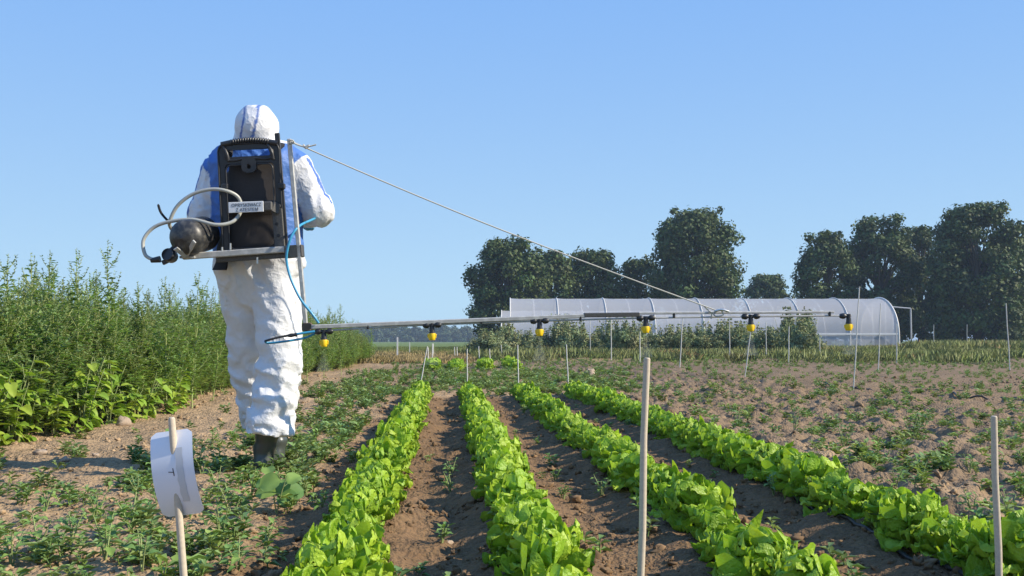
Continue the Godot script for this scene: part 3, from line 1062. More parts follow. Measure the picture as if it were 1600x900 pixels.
func make_stones() -> void:
	var rng := RandomNumberGenerator.new()
	rng.seed = 21
	var big := [[192, 668, 0.050, "pale pointed stone on the bare path beside the tall weeds"], [115, 706, 0.032, "rounded soil lump left of the white marker plate"], [150, 706, 0.020, "small soil lump beside the rounded one on the bare path"], [100, 728, 0.026, "pale soil lump lying in the shadow on the left path"], [62, 708, 0.040, "crumbly soil lump near the left edge below the weeds"], [922, 590, 0.11, "upright pale stone beyond the rightmost lettuce row"], [700, 835, 0.016, "small reddish stone in the furrow between the two left lettuce rows"]]
	for b in big:
		var g := ground_at(b[0], b[1])
		var r: float = b[2]
		var o := single("field_stone", lump(rng, 8, 12, 0.34), M.stone, Transform3D(facing(rng.randf() * TAU, 0, 0.25).scaled(Vector3(r, r * (1.25 if r > 0.045 else 0.8), r * 0.85)), g + Vector3.UP * r * 0.35))
		tag(o, b[3], "stone", "stones and lumps on the soil")
	# soil crumbs
	var kinds := []
	for k in 4: kinds.append(lump(rng, 6, 8, 0.75))
	var xf := [[], [], [], []]
	var cols := [[], [], [], []]
	for t in 26000:
		var d := 1.9 + 16.0 * pow(rng.randf(), 2.0)
		var x := rng.randf_range(-0.62, 0.62) * d + 0.067 * d
		if x < hedge_edge(d) - 0.3: continue
		var clump := nz_mid.get_noise_2d(x * 0.5 + 7.0, d * 0.5)
		if rng.randf() > 0.5 + clump * 1.2: continue
		var r := 0.0028 + 0.013 * pow(rng.randf(), 5.0) + (0.003 if rng.randf() < 0.2 else 0.0)
		if d > 8.0: r *= 1.5
		elif bed(x, -d) > 0.5: r *= rng.randf_range(0.9, 1.35)
		var k := rng.randi() % 4
		xf[k].append(Transform3D(facing(rng.randf() * TAU, rng.randf(), rng.randf()).scaled(Vector3(r * rng.randf_range(0.8, 1.4), r, r)), Vector3(x, soil(x, -d) + r * 0.25, -d)))
		var p := nz_patch.get_noise_2d(x * 0.7, d * 0.7)
		var c := Color(0.35, 0.243, 0.142).lerp(Color(0.24, 0.168, 0.106), smoothstep(1.6 + p, 2.4 + p, x)).lerp(Color(0.175, 0.108, 0.058), 0.85 * bed(x, -d))
		cols[k].append(c * rng.randf_range(0.8, 1.2))
	var crumbs := Node3D.new()
	crumbs.name = "soil_crumbs"
	add_child(crumbs)
	tag(crumbs, "loose crumbs and clods of soil scattered over the field", "soil", "", "stuff")
	for k in 4: many("crumbs", kinds[k], M.crumb, xf[k], cols[k], crumbs)
	# black drip hoses beside the rows
	var lines := [[0.75, 1.9, 10.8, "black drip hose lying left of the third lettuce row"], [1.385, 1.9, 10.8, "black drip hose lying left of the rightmost lettuce row"], [0.16, 1.9, 10.8, "black drip hose lying left of the second lettuce row"]]
	for l in lines:
		var m := MB.new()
		var pts := PackedVector3Array()
		var d: float = l[1]
		while d < l[2]:
			var x: float = l[0] + 0.03 * sin(d * 1.3 + l[0] * 5.0) + 0.10 * (0.5 if l[0] < 0.5 else 0.35)
			pts.append(Vector3(x, soil(x, -d) + 0.006, -d))
			d += 0.06
		m.tube(pts, PackedFloat32Array([0.007]), 8)
		tag(single("drip_hose", m.mesh(), M.black_hose), l[3], "hose", "drip hoses along the lettuce rows")
	var hm := MB.new()
	var hp := PackedVector3Array()
	for k in 60:
		var g := ground_at(lerpf(1290, 1660, k / 59.0), lerpf(604, 636, k / 59.0) + sin(k * 0.4) * 0.8)
		hp.append(Vector3(g.x, g.y + 0.012, g.z))
	hm.tube(hp, PackedFloat32Array([0.010]), 8)
	tag(single("drip_hose", hm.mesh(), M.black_hose), "black drip hose lying across the bare soil of the right field", "hose", "drip hoses along the lettuce rows")

func far_plants() -> void:
	var rng := RandomNumberGenerator.new()
	rng.seed = 41
	# leafy wild clumps before the greenhouse, one by one
	var protos := []
	for k in 4:
		var blobs := []
		for j in 22:
			var an := rng.randf() * TAU
			var r := rng.randf() * 0.75
			blobs.append([Vector3(cos(an) * r, rng.randf_range(0.15, 0.75) * (1.05 - 0.4 * r), sin(an) * r * 0.7), rng.randf_range(0.14, 0.26)])
		for j in 9:
			var an := rng.randf() * TAU
			var r := rng.randf() * 0.6
			for q in 7: blobs.append([Vector3(cos(an) * r + rng.randfn() * 0.03, 0.5 + q * 0.10, sin(an) * r * 0.7), 0.13 - q * 0.015])
		var st := MB.new()
		for j in 10:
			var an := rng.randf() * TAU
			var e := Vector3(cos(an) * 0.5 * rng.randf(), rng.randf_range(0.6, 1.0), sin(an) * 0.4 * rng.randf())
			st.tube(PackedVector3Array([Vector3(e.x * 0.4, -0.05, e.z * 0.4), e]), PackedFloat32Array([0.012, 0.004]), 4, false)
		protos.append([st.mesh(), crown_mesh(rng, blobs, 3200, 0.052, Color(0.215, 0.255, 0.115))])
	var spots := []
	var x := 752.0
	while x < 1262.0:
		spots.append([x, rng.randf_range(552, 556), rng.randf_range(1.15, 1.6)])
		x += rng.randf_range(13, 22)
	for q in [[768, 558, 1.5], [762, 556, 1.1], [835, 556, 1.3], [1248, 557, 1.45], [1232, 556, 1.5], [1195, 556, 1.35]]: spots.append(q)
	spots.sort_custom(func(a, b): return a[0] < b[0])
	for k in spots.size():
		var s: Array = spots[k]
		var g := ground_at(s[0], s[1])
		var root := thing("wild_bush", "shaggy green weed bush before the greenhouse, %s from the left" % ordinal(k + 1), "bush", Transform3D(facing(rng.randf() * TAU).scaled(Vector3(s[2] * 0.95, s[2] * rng.randf_range(0.55, 1.25), s[2] * 0.95)), g), "weed bushes before the greenhouse")
		var p: Array = protos[rng.randi() % 4]
		part("stem", p[0], M.stalk_plain, root)
		part("foliage", p[1], M.tree_leaf, root)
	# rough grass and low weeds as ground cover
	var tufts := []
	for k in 3:
		var m := MB.new()
		m.colored = true
		for j in 80:
			var an := rng.randf() * TAU
			var foot := Vector3(rng.randf_range(-0.4, 0.4), 0, rng.randf_range(-0.4, 0.4))
			var gg := rng.randf_range(0.7, 1.3)
			m.tint = Color(gg, gg, gg)
			blade(m, foot, Vector3(cos(an) * 0.5, 1, sin(an) * 0.5).normalized(), Vector3(sin(an), 0, cos(an)), rng.randf_range(0.12, 0.36), 0.006, 0.2)
		tufts.append(m.mesh())
	var xf := [[], [], []]
	var cols := [[], [], []]
	for k in 12000:
		var px := rng.randf_range(540, 1680)
		var d := rng.randf_range(27, 78)
		var g := at(px, 532, d)
		g.y = 0
		var n := nz_patch.get_noise_2d(g.x * 0.25, g.z * 0.25)
		var c := Color(0.15, 0.21, 0.07).lerp(Color(0.26, 0.26, 0.12), rng.randf() * 0.7)
		var size := rng.randf_range(0.7, 1.2)
		if px > 735:
			if d < 42.0 and rng.randf() > 0.04 + smoothstep(32.0, 42.0, d): continue
			if px > 1430 and d > 42.0: size *= 1.7
			elif d > 44.0: size *= 1.05
			if rng.randf() < 0.05: c = Color(0.36, 0.26, 0.13)
			if px > 1350 and px < 1450 and d > 50.0 and rng.randf() < 0.3: c = Color(0.36, 0.22, 0.11)
		else:
			if g.x < hedge_edge(27.0) - 4.0 and d < 32.0: continue
			c = Color(0.38, 0.30, 0.15).lerp(Color(0.17, 0.22, 0.06), smoothstep(34.0, 50.0, d + n * 14.0 + rng.randf_range(-5, 5)))
			size *= 0.55
		var i := rng.randi() % 3
		xf[i].append(Transform3D(facing(rng.randf() * TAU).scaled(Vector3(size, size * rng.randf_range(0.7, 1.2), size)), Vector3(g.x, soil(g.x, g.z), g.z)))
		var v := rng.randf_range(0.75, 1.25)
		cols[i].append(Color(c.r * v, c.g * v, c.b * v))
	var rough := Node3D.new()
	rough.name = "rough_grass"
	add_child(rough)
	tag(rough, "rough green and straw-coloured grass at the far edge of the field", "grass", "", "stuff")
	for k in 3: many("tufts", tufts[k], M.seed_grass, xf[k], cols[k], rough)

# ------------------------------------------------------------------ sprayer
const D0 := 4.58
var SF: Transform3D
func lp(px: float, py: float, dz := 0.0) -> Vector3:
	return SF.affine_inverse() * at(px, py, D0 - dz)
func boom_dz(px: float) -> float: return 0.06 - 0.30 * (px - 485.0) / 835.0
func sheared(poly: PackedVector2Array) -> PackedVector2Array:
	# plan of the back frame, in photograph pixels with y down, to metres in the frame's plane
	var o := PackedVector2Array()
	var s := D0 / F
	for p in poly: o.append(Vector2((p.x + (p.y - 225.0) * 0.05 - 390.0) * s, (310.0 - (p.y - (p.x - 340.0) * 0.05)) * s))
	o.reverse()
	return o
func hose(parent: Node, called: String, ctrl: Array, r: float, mat: Material, per := 10) -> MeshInstance3D:
	var pts := []
	for c in ctrl: pts.append(lp(c[0], c[1], c[2]))
	var m := MB.new()
	m.tube(curve_pts(pts, per), PackedFloat32Array([r]), 10)
	return part(called, m.mesh(), mat, parent)
func text_mesh(txt: String, height: float) -> TextMesh:
	var t := TextMesh.new()
	var f := SystemFont.new()
	f.font_names = PackedStringArray(["Droid Sans"])
	t.font = f
	t.text = txt
	t.font_size = 64
	t.pixel_size = height / 46.0
	t.depth = 0.0006
	return t

func make_sprayer() -> void:
	SF = Transform3D(cam_basis, at(390, 310, D0))
	var root := thing("backpack_sprayer", "black backpack frame carrying a grey spray boom, worn by the person in white", "sprayer", SF)
	var fl := Transform3D()
	# moulded back frame
	var m := MB.new()
	m.ring_plate(fl, sheared(rrect(340, 226, 437, 258, 10)), sheared(rrect(353, 236, 424, 247, 5)), 0.022)
	m.ring_plate(fl, sheared(rrect(340.3, 250, 436.7, 402, 5)), sheared(rrect(350, 258, 427, 392, 7)), 0.018)
	for q in [[rrect(341, 227, 436, 401, 12), 0.0042], [rrect(352, 260, 425, 390, 8), 0.0038]]:
		var line := PackedVector3Array()
		for p in sheared(q[0]): line.append(Vector3(p.x, p.y, 0.013))
		line.append(line[0])
		m.tube(line, PackedFloat32Array([q[1]]), 8, false)
	part("back_frame", m.mesh(), M.black_plastic, root)
	# carrying handle with finger ribs, above a slot
	m = MB.new()
	var hp := PackedVector3Array()
	var hr := PackedFloat32Array()
	for k in 93:
		var t := k / 92.0
		hp.append(lp(lerpf(346, 434, t), 226.5 - 6.0 * sin(PI * t) - 2.0 * t, 0.008))
		hr.append(0.0145 + (0.0028 * signf(sin(k * PI / 2.0 + 0.3)) if t > 0.18 and t < 0.85 else 0.0))
	m.tube(hp, hr, 12)
	for q in [[354, 240], [424, 237]]:
		m.tube(curve_pts([lp(q[0] - 6, q[1] - 12, 0.01), lp(q[0], q[1], 0.016), lp(q[0] + 3, q[1] + 12, 0.012)], 5), PackedFloat32Array([0.009]), 8)
	part("handle", m.mesh(), M.black_plastic, root)
	m = MB.new()
	for dz in [0.014]:
		m.tube(curve_pts([lp(353, 237, dz), lp(352, 246, dz), lp(362, 251, dz), lp(390, 247, dz), lp(416, 248, dz), lp(426, 243, dz), lp(425, 233, dz)], 6), PackedFloat32Array([0.0055]), 8)
	part("slot_rim", m.mesh(), M.black_plastic, root)
	# padded back panel
	m = MB.new()
	var pp := PackedVector3Array()
	for j in 21:
		for k in 15:
			var u := k / 14.0
			var v := j / 20.0
			var e := pow(sin(PI * u) * sin(PI * v), 0.35)
			var px := lerpf(350, 432, u) + (lerpf(252, 396, v) - 225.0) * 0.05
			pp.append(lp(px, lerpf(396, 252, v) - (px - 340.0) * 0.05, -0.045 + 0.028 * e + 0.004 * nz_mid.get_noise_2d(u, v * 2.0) - 0.012 * (1.0 if v < 0.42 else 0.0)))
	m.grid(pp, 15, 21)
	m.smooth()
	part("back_pad", m.mesh(), M.pad, root)
	m = MB.new()
	m.box(Transform3D(Basis(), (lp(350, 262, -0.09) + lp(436, 398, -0.09)) * 0.5), Vector3(0.24, 0.40, 0.06), 0.02)
	part("cushion", m.mesh(), M.pad, root)
	# hanging tab with a slotted hole
	m = MB.new()
	m.ring_plate(Transform3D(Basis(), Vector3(0, 0, 0.012)), sheared(rrect(377, 248, 400, 273, 9)), sheared(rrect(385.5, 259, 391.5, 267, 2.8)), 0.016)
	part("hanging_tab", m.mesh(), M.black_plastic, root)
	# cross band, side plate and clips
	m = MB.new()
	m.bar(lp(352, 325, 0.004), lp(432, 321, 0.004), 0.012, 0.050)
	part("cross_band", m.mesh(), M.black_plastic, root)
	m = MB.new()
	m.bar(lp(412, 322.5, 0.056), lp(426, 322, 0.054), 0.022, 0.046, Vector3.UP, 0.008)
	m.bar(lp(425, 322, 0.050), lp(436, 328, 0.020), 0.014, 0.052, Vector3.UP, 0.005)
	part("band_clamp", m.mesh(), M.dark_metal, root)
	m = MB.new()
	m.bar(lp(433, 326, 0.014), lp(438, 392, 0.014), 0.050, 0.014, Vector3.BACK, 0.003)
	var side := part("side_plate", m.mesh(), M.dark_metal, root)
	for q in [[432, 350], [435, 368]]:
		m = MB.new()
		m.rod(lp(q[0], q[1], 0.020), lp(q[0], q[1], 0.025), 0.008, -1.0, 12)
		part("bolt", m.mesh(), M.black_plastic, side)
	for q in [[352, 292], [440, 291]]:
		m = MB.new()
		m.box(Transform3D(Basis(), lp(q[0], q[1], 0.015)), Vector3(0.034, 0.030, 0.03), 0.006)
		part("clip", m.mesh(), M.black_plastic, root)
	# name plate
	m = MB.new()
	var pb := Basis.from_euler(Vector3(0, 0, 0.04))
	var po := lp(384.5, 323.5, 0.066)
	m.box(Transform3D(pb, po), Vector3(0.164, 0.050, 0.006), 0.0015)
	var plate := part("name_plate", m.mesh(), M.label_white, root)
	var y := 0.0105
	for line in ["OPRYSKIWACZ", "Z ATESTEM"]:
		var t := text_mesh(line, 0.0155)
		var o := part("lettering", t, M.ink, plate, Transform3D(pb, po + pb * Vector3(0.002 if line.length() > 9 else 0.006, y - 0.001, 0.0036)))
		y -= 0.0215
	# flat post behind the right edge, pole and lower rails
	m = MB.new()
	m.bar(lp(433, 208, 0.004), lp(447, 390, 0.004), 0.024, 0.012, Vector3.BACK)
	part("back_post", m.mesh(), M.black_plastic, root)
	m = MB.new()
	m.bar(lp(452, 217, 0.045), lp(478, 513, 0.045), 0.020, 0.020, Vector3.BACK, 0.003)
	part("pole", m.mesh(), M.alu, root)
	m = MB.new()
	m.bar(lp(286, 401, 0.045), lp(469, 388, 0.030), 0.030, 0.030, Vector3.UP, 0.004)
	part("lower_rail", m.mesh(), M.alu, root)
	m = MB.new()
	m.bar(lp(338, 406, 0.010), lp(460, 398, 0.010), 0.022, 0.026, Vector3.UP, 0.003)
	part("support_rail", m.mesh(), M.dark_metal, root)
	m = MB.new()
	m.bar(lp(446, 394, 0.03), lp(474, 392, 0.03), 0.05, 0.06, Vector3.UP, 0.004)
	part("pole_clamp", m.mesh(), M.dark_metal, root)
	for q in [[347, 391], [402, 407], [360, 385], [464, 399]]:
		m = MB.new()
		m.rod(lp(q[0], q[1] - 5, 0.048), lp(q[0], q[1] + 5, 0.048), 0.005, -1.0, 8)
		part("bolt", m.mesh(), M.bright_metal, root)
	# webbing: shoulder straps and hip belt
	for q in [[358, 232, 352, 236, 350, 300], [432, 230, 449, 236, 448, 300]]:
		m = MB.new()
		m.tube(curve_pts([lp(q[0], q[1] + 10, -0.02), lp(q[0], q[1], -0.12), lp(q[2], q[3], -0.28), lp(q[4], q[5], -0.40)], 8), PackedFloat32Array([0.017]), 8)
		part("shoulder_strap", m.mesh(), M.black_cloth, root)
	m = MB.new()
	var bp := PackedVector3Array()
	for j in 13:
		for k in 7:
			var u := k / 6.0
			var v := j / 12.0
			bp.append(lp(lerpf(lerpf(331, 343, sin(v * 1.9)), 352, u) + 2.0 * sin(v * 9.0), lerpf(422, 352, v), -0.02 - 0.10 * (1.0 - u) + 0.010 * sin(v * 7.0 + u * 3.0)))
	m.grid(bp, 7, 13)
	var back := PackedVector3Array()
	for p in bp: back.append(p + Vector3(0.004, 0, -0.012))
	back.reverse()
	m.grid(back, 7, 13)
	m.smooth()
	part("hip_belt", m.mesh(), M.black_cloth, root)
	# gas bottle on its bracket
	m = MB.new()
	var a0 := lp(283, 373, 0.15)
	var a1 := lp(324, 364, -0.11)
	var ad := (a1 - a0).normalized()
	var cp := PackedVector3Array()
	var cr := PackedFloat32Array()
	for k in 9:
		var th := PI * 0.5 * k / 8.0
		cp.append(a0 + ad * (0.06 - 0.06 * cos(th))); cr.append(maxf(0.001, 0.084 * sin(th)))
	for k in 5:
		cp.append(a0.lerp(a1, 0.28 + 0.14 * k)); cr.append(0.085)
	for k in 9:
		var th := PI * 0.5 * k / 8.0
		cp.append(a1 - ad * (0.05 - 0.05 * sin(th))); cr.append(maxf(0.001, 0.084 * cos(th)))
	m.tube(cp, cr, 28, false)
	part("pressure_bottle", m.mesh(), M.bottle, root)
	m = MB.new()
	m.bar(lp(291, 400, 0.08), lp(304, 377, 0.175), 0.020, 0.008, Vector3.BACK)
	m.bar(lp(291, 401, 0.08), lp(274, 388, 0.16), 0.022, 0.008, Vector3.BACK)
	m.bar(lp(308, 398, 0.0), lp(322, 378, -0.08), 0.020, 0.008, Vector3.BACK)
	m.bar(lp(282, 402, 0.055), lp(306, 402, 0.05), 0.04, 0.012)
	part("bottle_bracket", m.mesh(), M.alu, root)
	m = MB.new()
	m.tube(PackedVector3Array([lp(268, 401, 0.06), lp(263, 398, 0.13), lp(262, 397.5, 0.134)]), PackedFloat32Array([0.031, 0.031, 0.027]), 18)
	m.rod(lp(250, 405, 0.09), lp(236, 407, 0.09), 0.016, 0.011, 12)
	m.rod(lp(268, 392, 0.07), lp(276, 384, 0.06), 0.015, -1.0, 10)
	m.bar(lp(254, 411, 0.08), lp(268, 404, 0.08), 0.018, 0.022)
	part("regulator", m.mesh(), M.black_plastic, root)
	hose(root, "air_hose", [[240, 406, 0.09], [227, 398, 0.09], [224, 376, 0.08], [238, 357, 0.07], [262, 347, 0.07], [300, 343, 0.08], [336, 351, 0.09], [360, 348, 0.07], [373, 337, 0.046], [377, 322, 0.034], [371, 307, 0.046], [353, 298, 0.07], [328, 296, 0.07], [300, 304, 0.07], [277, 322, 0.07], [265, 347, 0.06], [268, 358, 0.03]], 0.0085, M.grey_hose)
	m = MB.new()
	m.tube(curve_pts([lp(247, 319, 0.05), lp(252, 333, 0.05), lp(266, 349, 0.06)], 5), PackedFloat32Array([0.003, 0.006, 0.006]), 6)
	part("strap_end", m.mesh(), M.black_cloth, root)
	# blue supply hose from the hand to the boom
	hose(root, "supply_hose", [[498, 505, 0.075], [488, 491, 0.085], [470, 468, 0.085], [455, 437, 0.075], [448, 410, 0.07], [449, 390, 0.075], [456, 368, 0.07], [468, 353, 0.03], [486, 344, -0.12], [500, 338, -0.30]], 0.0062, M.blue_hose)
	hose(root, "hose_loop", [[462, 523, 0.08], [452, 524, 0.08]], 0.0060, M.blue_hose)
	hose(root, "hose_loop", [[492, 518, 0.075], [470, 521, 0.085], [460, 523, 0.085]], 0.0060, M.blue_hose)
	hose(root, "hose_sleeve", [[461, 523, 0.085], [440, 526, 0.10], [424, 530, 0.11], [414, 533, 0.105]], 0.0056, M.black_hose)
	hose(root, "hose_loop", [[414, 533, 0.105], [420, 536, 0.09], [448, 533, 0.07], [476, 528, 0.05], [494, 520, 0.05]], 0.0056, M.blue_hose)
	m = MB.new()
	m.tube(PackedVector3Array([lp(450, 524.6, 0.093), lp(455, 524, 0.09), lp(460, 523.3, 0.087), lp(464, 522.8, 0.086)]), PackedFloat32Array([0.007, 0.010, 0.008, 0.010]), 10)
	part("hose_coupling", m.mesh(), M.black_plastic, root)
	# boom
	var sec := [[482, 511.0, 914, 493.5, 0.020, "alu"], [912, 492.5, 999, 491.5, 0.022, "dark_metal"], [997, 489.5, 1303, 487.6, 0.013, "alu"], [730, 501.6, 786, 500.0, 0.012, "dark_metal"]]
	for s in sec:
		m = MB.new()
		m.bar(lp(s[0], s[1], boom_dz(s[0])), lp(s[2], s[3], boom_dz(s[2])), s[4] * (1.0 if s[0] != 730 else 0.8), s[4], Vector3.UP, 0.003)
		part("boom_section" if s[0] != 730 else "boom_splice", m.mesh(), M[s[5]], root)
	m = MB.new()
	m.box(Transform3D(Basis(), lp(480, 511, 0.055)), Vector3(0.045, 0.040, 0.04), 0.006)
	part("boom_clamp", m.mesh(), M.rust, root)
	hose(root, "spray_pipe", [[494, 518, boom_dz(494)], [575, 512.6, boom_dz(575)], [675, 507.5, boom_dz(675)], [843, 501.6, boom_dz(843)], [1009, 497, boom_dz(1009)], [1173, 494.6, boom_dz(1173)], [1330, 493, boom_dz(1330)]], 0.0046, M.alu, 6)
	for px in [575, 907, 1053, 1296, 752]:
		m = MB.new()
		var yy: float = {575: 510.5, 907: 497.5, 1053: 493.0, 1296: 490.5, 752: 502.5}[px]
		m.box(Transform3D(Basis(), lp(px, yy, boom_dz(px))), Vector3(0.011, 0.024, 0.022), 0.003)
		part("pipe_clip", m.mesh(), M.black_plastic, root)
	var noz := [[506, 518], [675, 508], [843, 501.5], [1009, 497], [1173, 494.5], [1326, 493.5]]
	for k in noz.size():
		var px: float = noz[k][0]
		var py: float = noz[k][1]
		var dz := boom_dz(px) + 0.004
		m = MB.new()
		for sgn in [-1.0, 1.0]:
			if k == 5 and sgn > 0: continue
			var e := PackedVector3Array()
			for q in [2.0, 5.0, 6.0, 9.0, 13.0, 14.5]: e.append(lp(px + sgn * q, py - sgn * q * 0.03, dz))
			m.tube(e, PackedFloat32Array([0.008, 0.009, 0.0135, 0.0150, 0.012, 0.007]), 12)
		m.tube(PackedVector3Array([lp(px, py - 3, dz), lp(px, py + 3, dz), lp(px, py + 4, dz), lp(px, py + 10, dz), lp(px, py + 11, dz), lp(px, py + 14, dz)]), PackedFloat32Array([0.010, 0.010, 0.012, 0.013, 0.0155, 0.0155]), 14)
		m.rod(lp(px - 6, py, dz), lp(px + 6 * (0.0 if k == 5 else 1.0), py, dz), 0.008, -1.0, 10)
		var nz := part("nozzle", m.mesh(), M.black_plastic, root)
		m = MB.new()
		var c0 := lp(px, py + 12.5, dz)
		m.tube(PackedVector3Array([c0, c0 + Vector3(0, -0.006, 0), c0 + Vector3(0, -0.018, 0), c0 + Vector3(0, -0.022, 0), c0 + Vector3(0, -0.032, 0), c0 + Vector3(0, -0.034, 0)]), PackedFloat32Array([0.016, 0.0175, 0.0175, 0.0165, 0.0160, 0.011]), 16)
		for q in 2:
			m.bar(c0 + Vector3(0.019 * (q * 2 - 1), -0.004, 0), c0 + Vector3(0.017 * (q * 2 - 1), -0.024, 0), 0.006, 0.012, Vector3.BACK)
		part("cap", m.mesh(), M.yellow, nz)
	# stay rope from the pole to the boom
	var rp := []
	for k in 25:
		var t := k / 24.0
		rp.append(lp(lerpf(455, 1122, t), lerpf(221, 486, t) + 9.0 * sin(PI * t) * (1.0 - 0.3 * t), lerpf(0.05, boom_dz(1122) + 0.01, t)))
	m = MB.new()
	m.tube(curve_pts(rp, 3), PackedFloat32Array([0.0032]), 8)
	m.tube(curve_pts([lp(455, 221, 0.05), lp(466, 227, 0.058), lp(480, 229, 0.06), lp(494, 226, 0.058)], 4), PackedFloat32Array([0.0036]), 6)
	m.tube(curve_pts([lp(450, 220, 0.062), lp(457, 219, 0.066), lp(459, 224, 0.05), lp(451, 224, 0.062)], 4), PackedFloat32Array([0.0036]), 6)
	m.tube(curve_pts([lp(474, 226, 0.052), lp(478, 232, 0.060), lp(483, 227, 0.055), lp(479, 228, 0.05)], 4), PackedFloat32Array([0.004]), 6)
	var bd := boom_dz(1122)
	m.tube(curve_pts([lp(1100, 478, bd), lp(1112, 488, bd + 0.02), lp(1124, 483, bd + 0.018), lp(1130, 492, bd + 0.02), lp(1118, 494, bd + 0.018), lp(1113, 488, bd + 0.02), lp(1111, 498, bd + 0.01)], 4), PackedFloat32Array([0.004]), 6)
	part("stay_rope", m.mesh(), M.rope, root)
	m = MB.new()
	m.tube(curve_pts([lp(1118, 486, bd + 0.02), lp(1128, 484, bd + 0.025), lp(1139, 487, bd + 0.02)], 4), PackedFloat32Array([0.006]), 8)
	part("rope_hook", m.mesh(), M.bright_metal, root)
	# the fine spray below each nozzle
	for k in noz.size():
		var fv := FogVolume.new()
		fv.name = numbered("spray_mist")
		fv.shape = RenderingServer.FOG_VOLUME_SHAPE_CONE
		fv.size = Vector3(0.075, 0.12, 0.055)
		var fm := FogMaterial.new()
		fm.albedo = Color(1.0, 1.0, 1.0)
		fm.density = 2.2
		fv.material = fm
		add_child(fv)
		fv.position = SF * lp(noz[k][0], noz[k][1] + 12.5 + 11.0, boom_dz(noz[k][0])) + Vector3(0, -0.058, 0)
		tag(fv, "faint spray mist below the %s yellow nozzle from the left" % ordinal(k + 1), "mist", "spray below the nozzles", "stuff")

# ------------------------------------------------------------------ the person
func capsule_field(bones: Array, cell: float, disp: Callable, paint: Callable) -> ArrayMesh:
	# surface nets over the smooth union of tapered capsules [a, b, ra, rb, blend]
	var lo := Vector3.ONE * 1e9
	var hi := -lo
	for b in bones:
		var r: float = maxf(b[2], b[3]) + 0.05
		for p in [b[0], b[1]]:
			lo = lo.min(p - Vector3.ONE * r)
			hi = hi.max(p + Vector3.ONE * r)
	var nx := int((hi.x - lo.x) / cell) + 2
	var ny := int((hi.y - lo.y) / cell) + 2
	var nz := int((hi.z - lo.z) / cell) + 2
	var f := PackedFloat32Array()
	f.resize(nx * ny * nz)
	f.fill(1.0)
	for b in bones:
		var a: Vector3 = b[0]
		var ab: Vector3 = b[1] - a
		var ra: float = b[2]
		var rb: float = b[3]
		var kk: float = b[4]
		var len2 := maxf(ab.length_squared(), 1e-9)
		var mrg := maxf(ra, rb) + maxf(kk, 0.02) + cell * 3.0
		var l := (a.min(b[1]) - Vector3.ONE * mrg - lo) / cell
		var h := (a.max(b[1]) + Vector3.ONE * mrg - lo) / cell
		for z in range(maxi(0, int(l.z)), mini(nz, int(h.z) + 1)):
			for y in range(maxi(0, int(l.y)), mini(ny, int(h.y) + 1)):
				var row := (z * ny + y) * nx
				for x in range(maxi(0, int(l.x)), mini(nx, int(h.x) + 1)):
					var p := lo + Vector3(x, y, z) * cell - a
					var t := clampf(p.dot(ab) / len2, 0.0, 1.0)
					var d := (p - ab * t).length() - ra - (rb - ra) * t
					var o := f[row + x]
					if o >= 1.0: f[row + x] = d
					else:
						var hh := maxf(kk - absf(o - d), 0.0) / kk
						f[row + x] = minf(o, d) - hh * hh * kk * 0.25
	for z in nz:
		for y in ny:
			var row := (z * ny + y) * nx
			for x in nx:
				if absf(f[row + x]) < 0.06: f[row + x] = disp.call(lo + Vector3(x, y, z) * cell, f[row + x])
	var m := MB.new()
	m.colored = true
	var ids := {}
	var off := [0, 1, nx, nx + 1, nx * ny, nx * ny + 1, nx * ny + nx, nx * ny + nx + 1]
	var co := [Vector3(0, 0, 0), Vector3(1, 0, 0), Vector3(0, 1, 0), Vector3(1, 1, 0), Vector3(0, 0, 1), Vector3(1, 0, 1), Vector3(0, 1, 1), Vector3(1, 1, 1)]
	var edges := [[0, 1], [2, 3], [4, 5], [6, 7], [0, 2], [1, 3], [4, 6], [5, 7], [0, 4], [1, 5], [2, 6], [3, 7]]
	for z in nz - 1:
		for y in ny - 1:
			var row := (z * ny + y) * nx
			for x in nx - 1:
				var q := row + x
				if absf(f[q]) > cell * 3.0: continue
				var inside := 0
				for k in 8:
					if f[q + off[k]] < 0.0: inside += 1
				if inside == 0 or inside == 8: continue
				var s := Vector3.ZERO
				var c := 0
				for e in edges:
					var d0 := f[q + off[e[0]]]
					var d1 := f[q + off[e[1]]]
					if (d0 < 0.0) != (d1 < 0.0):
						s += (co[e[0]] as Vector3).lerp(co[e[1]], d0 / (d0 - d1))
						c += 1
				var p := lo + (Vector3(x, y, z) + s / c) * cell
				m.tint = paint.call(p)
				ids[q] = m.vert(p)
	for q in ids:
		var x: int = q % nx
		var y: int = (q / nx) % ny
		var z: int = q / (nx * ny)
		for ax in 3:
			var step: int = [1, nx, nx * ny][ax]
			var d0 := f[q]
			var d1 := f[q + step]
			if (d0 < 0.0) == (d1 < 0.0): continue
			var u: int = [nx, nx * ny, 1][ax]
			var w: int = [nx * ny, 1, nx][ax]
			if not (ids.has(q - u) and ids.has(q - w) and ids.has(q - u - w)): continue
			var a: int = ids[q]
			var b: int = ids[q - u]
			var c: int = ids[q - u - w]
			var d: int = ids[q - w]
			if d0 < 0.0:
				m.tri_i(a, b, c); m.tri_i(a, c, d)
			else:
				m.tri_i(a, c, b); m.tri_i(a, d, c)
	m.smooth()
	return m.mesh()

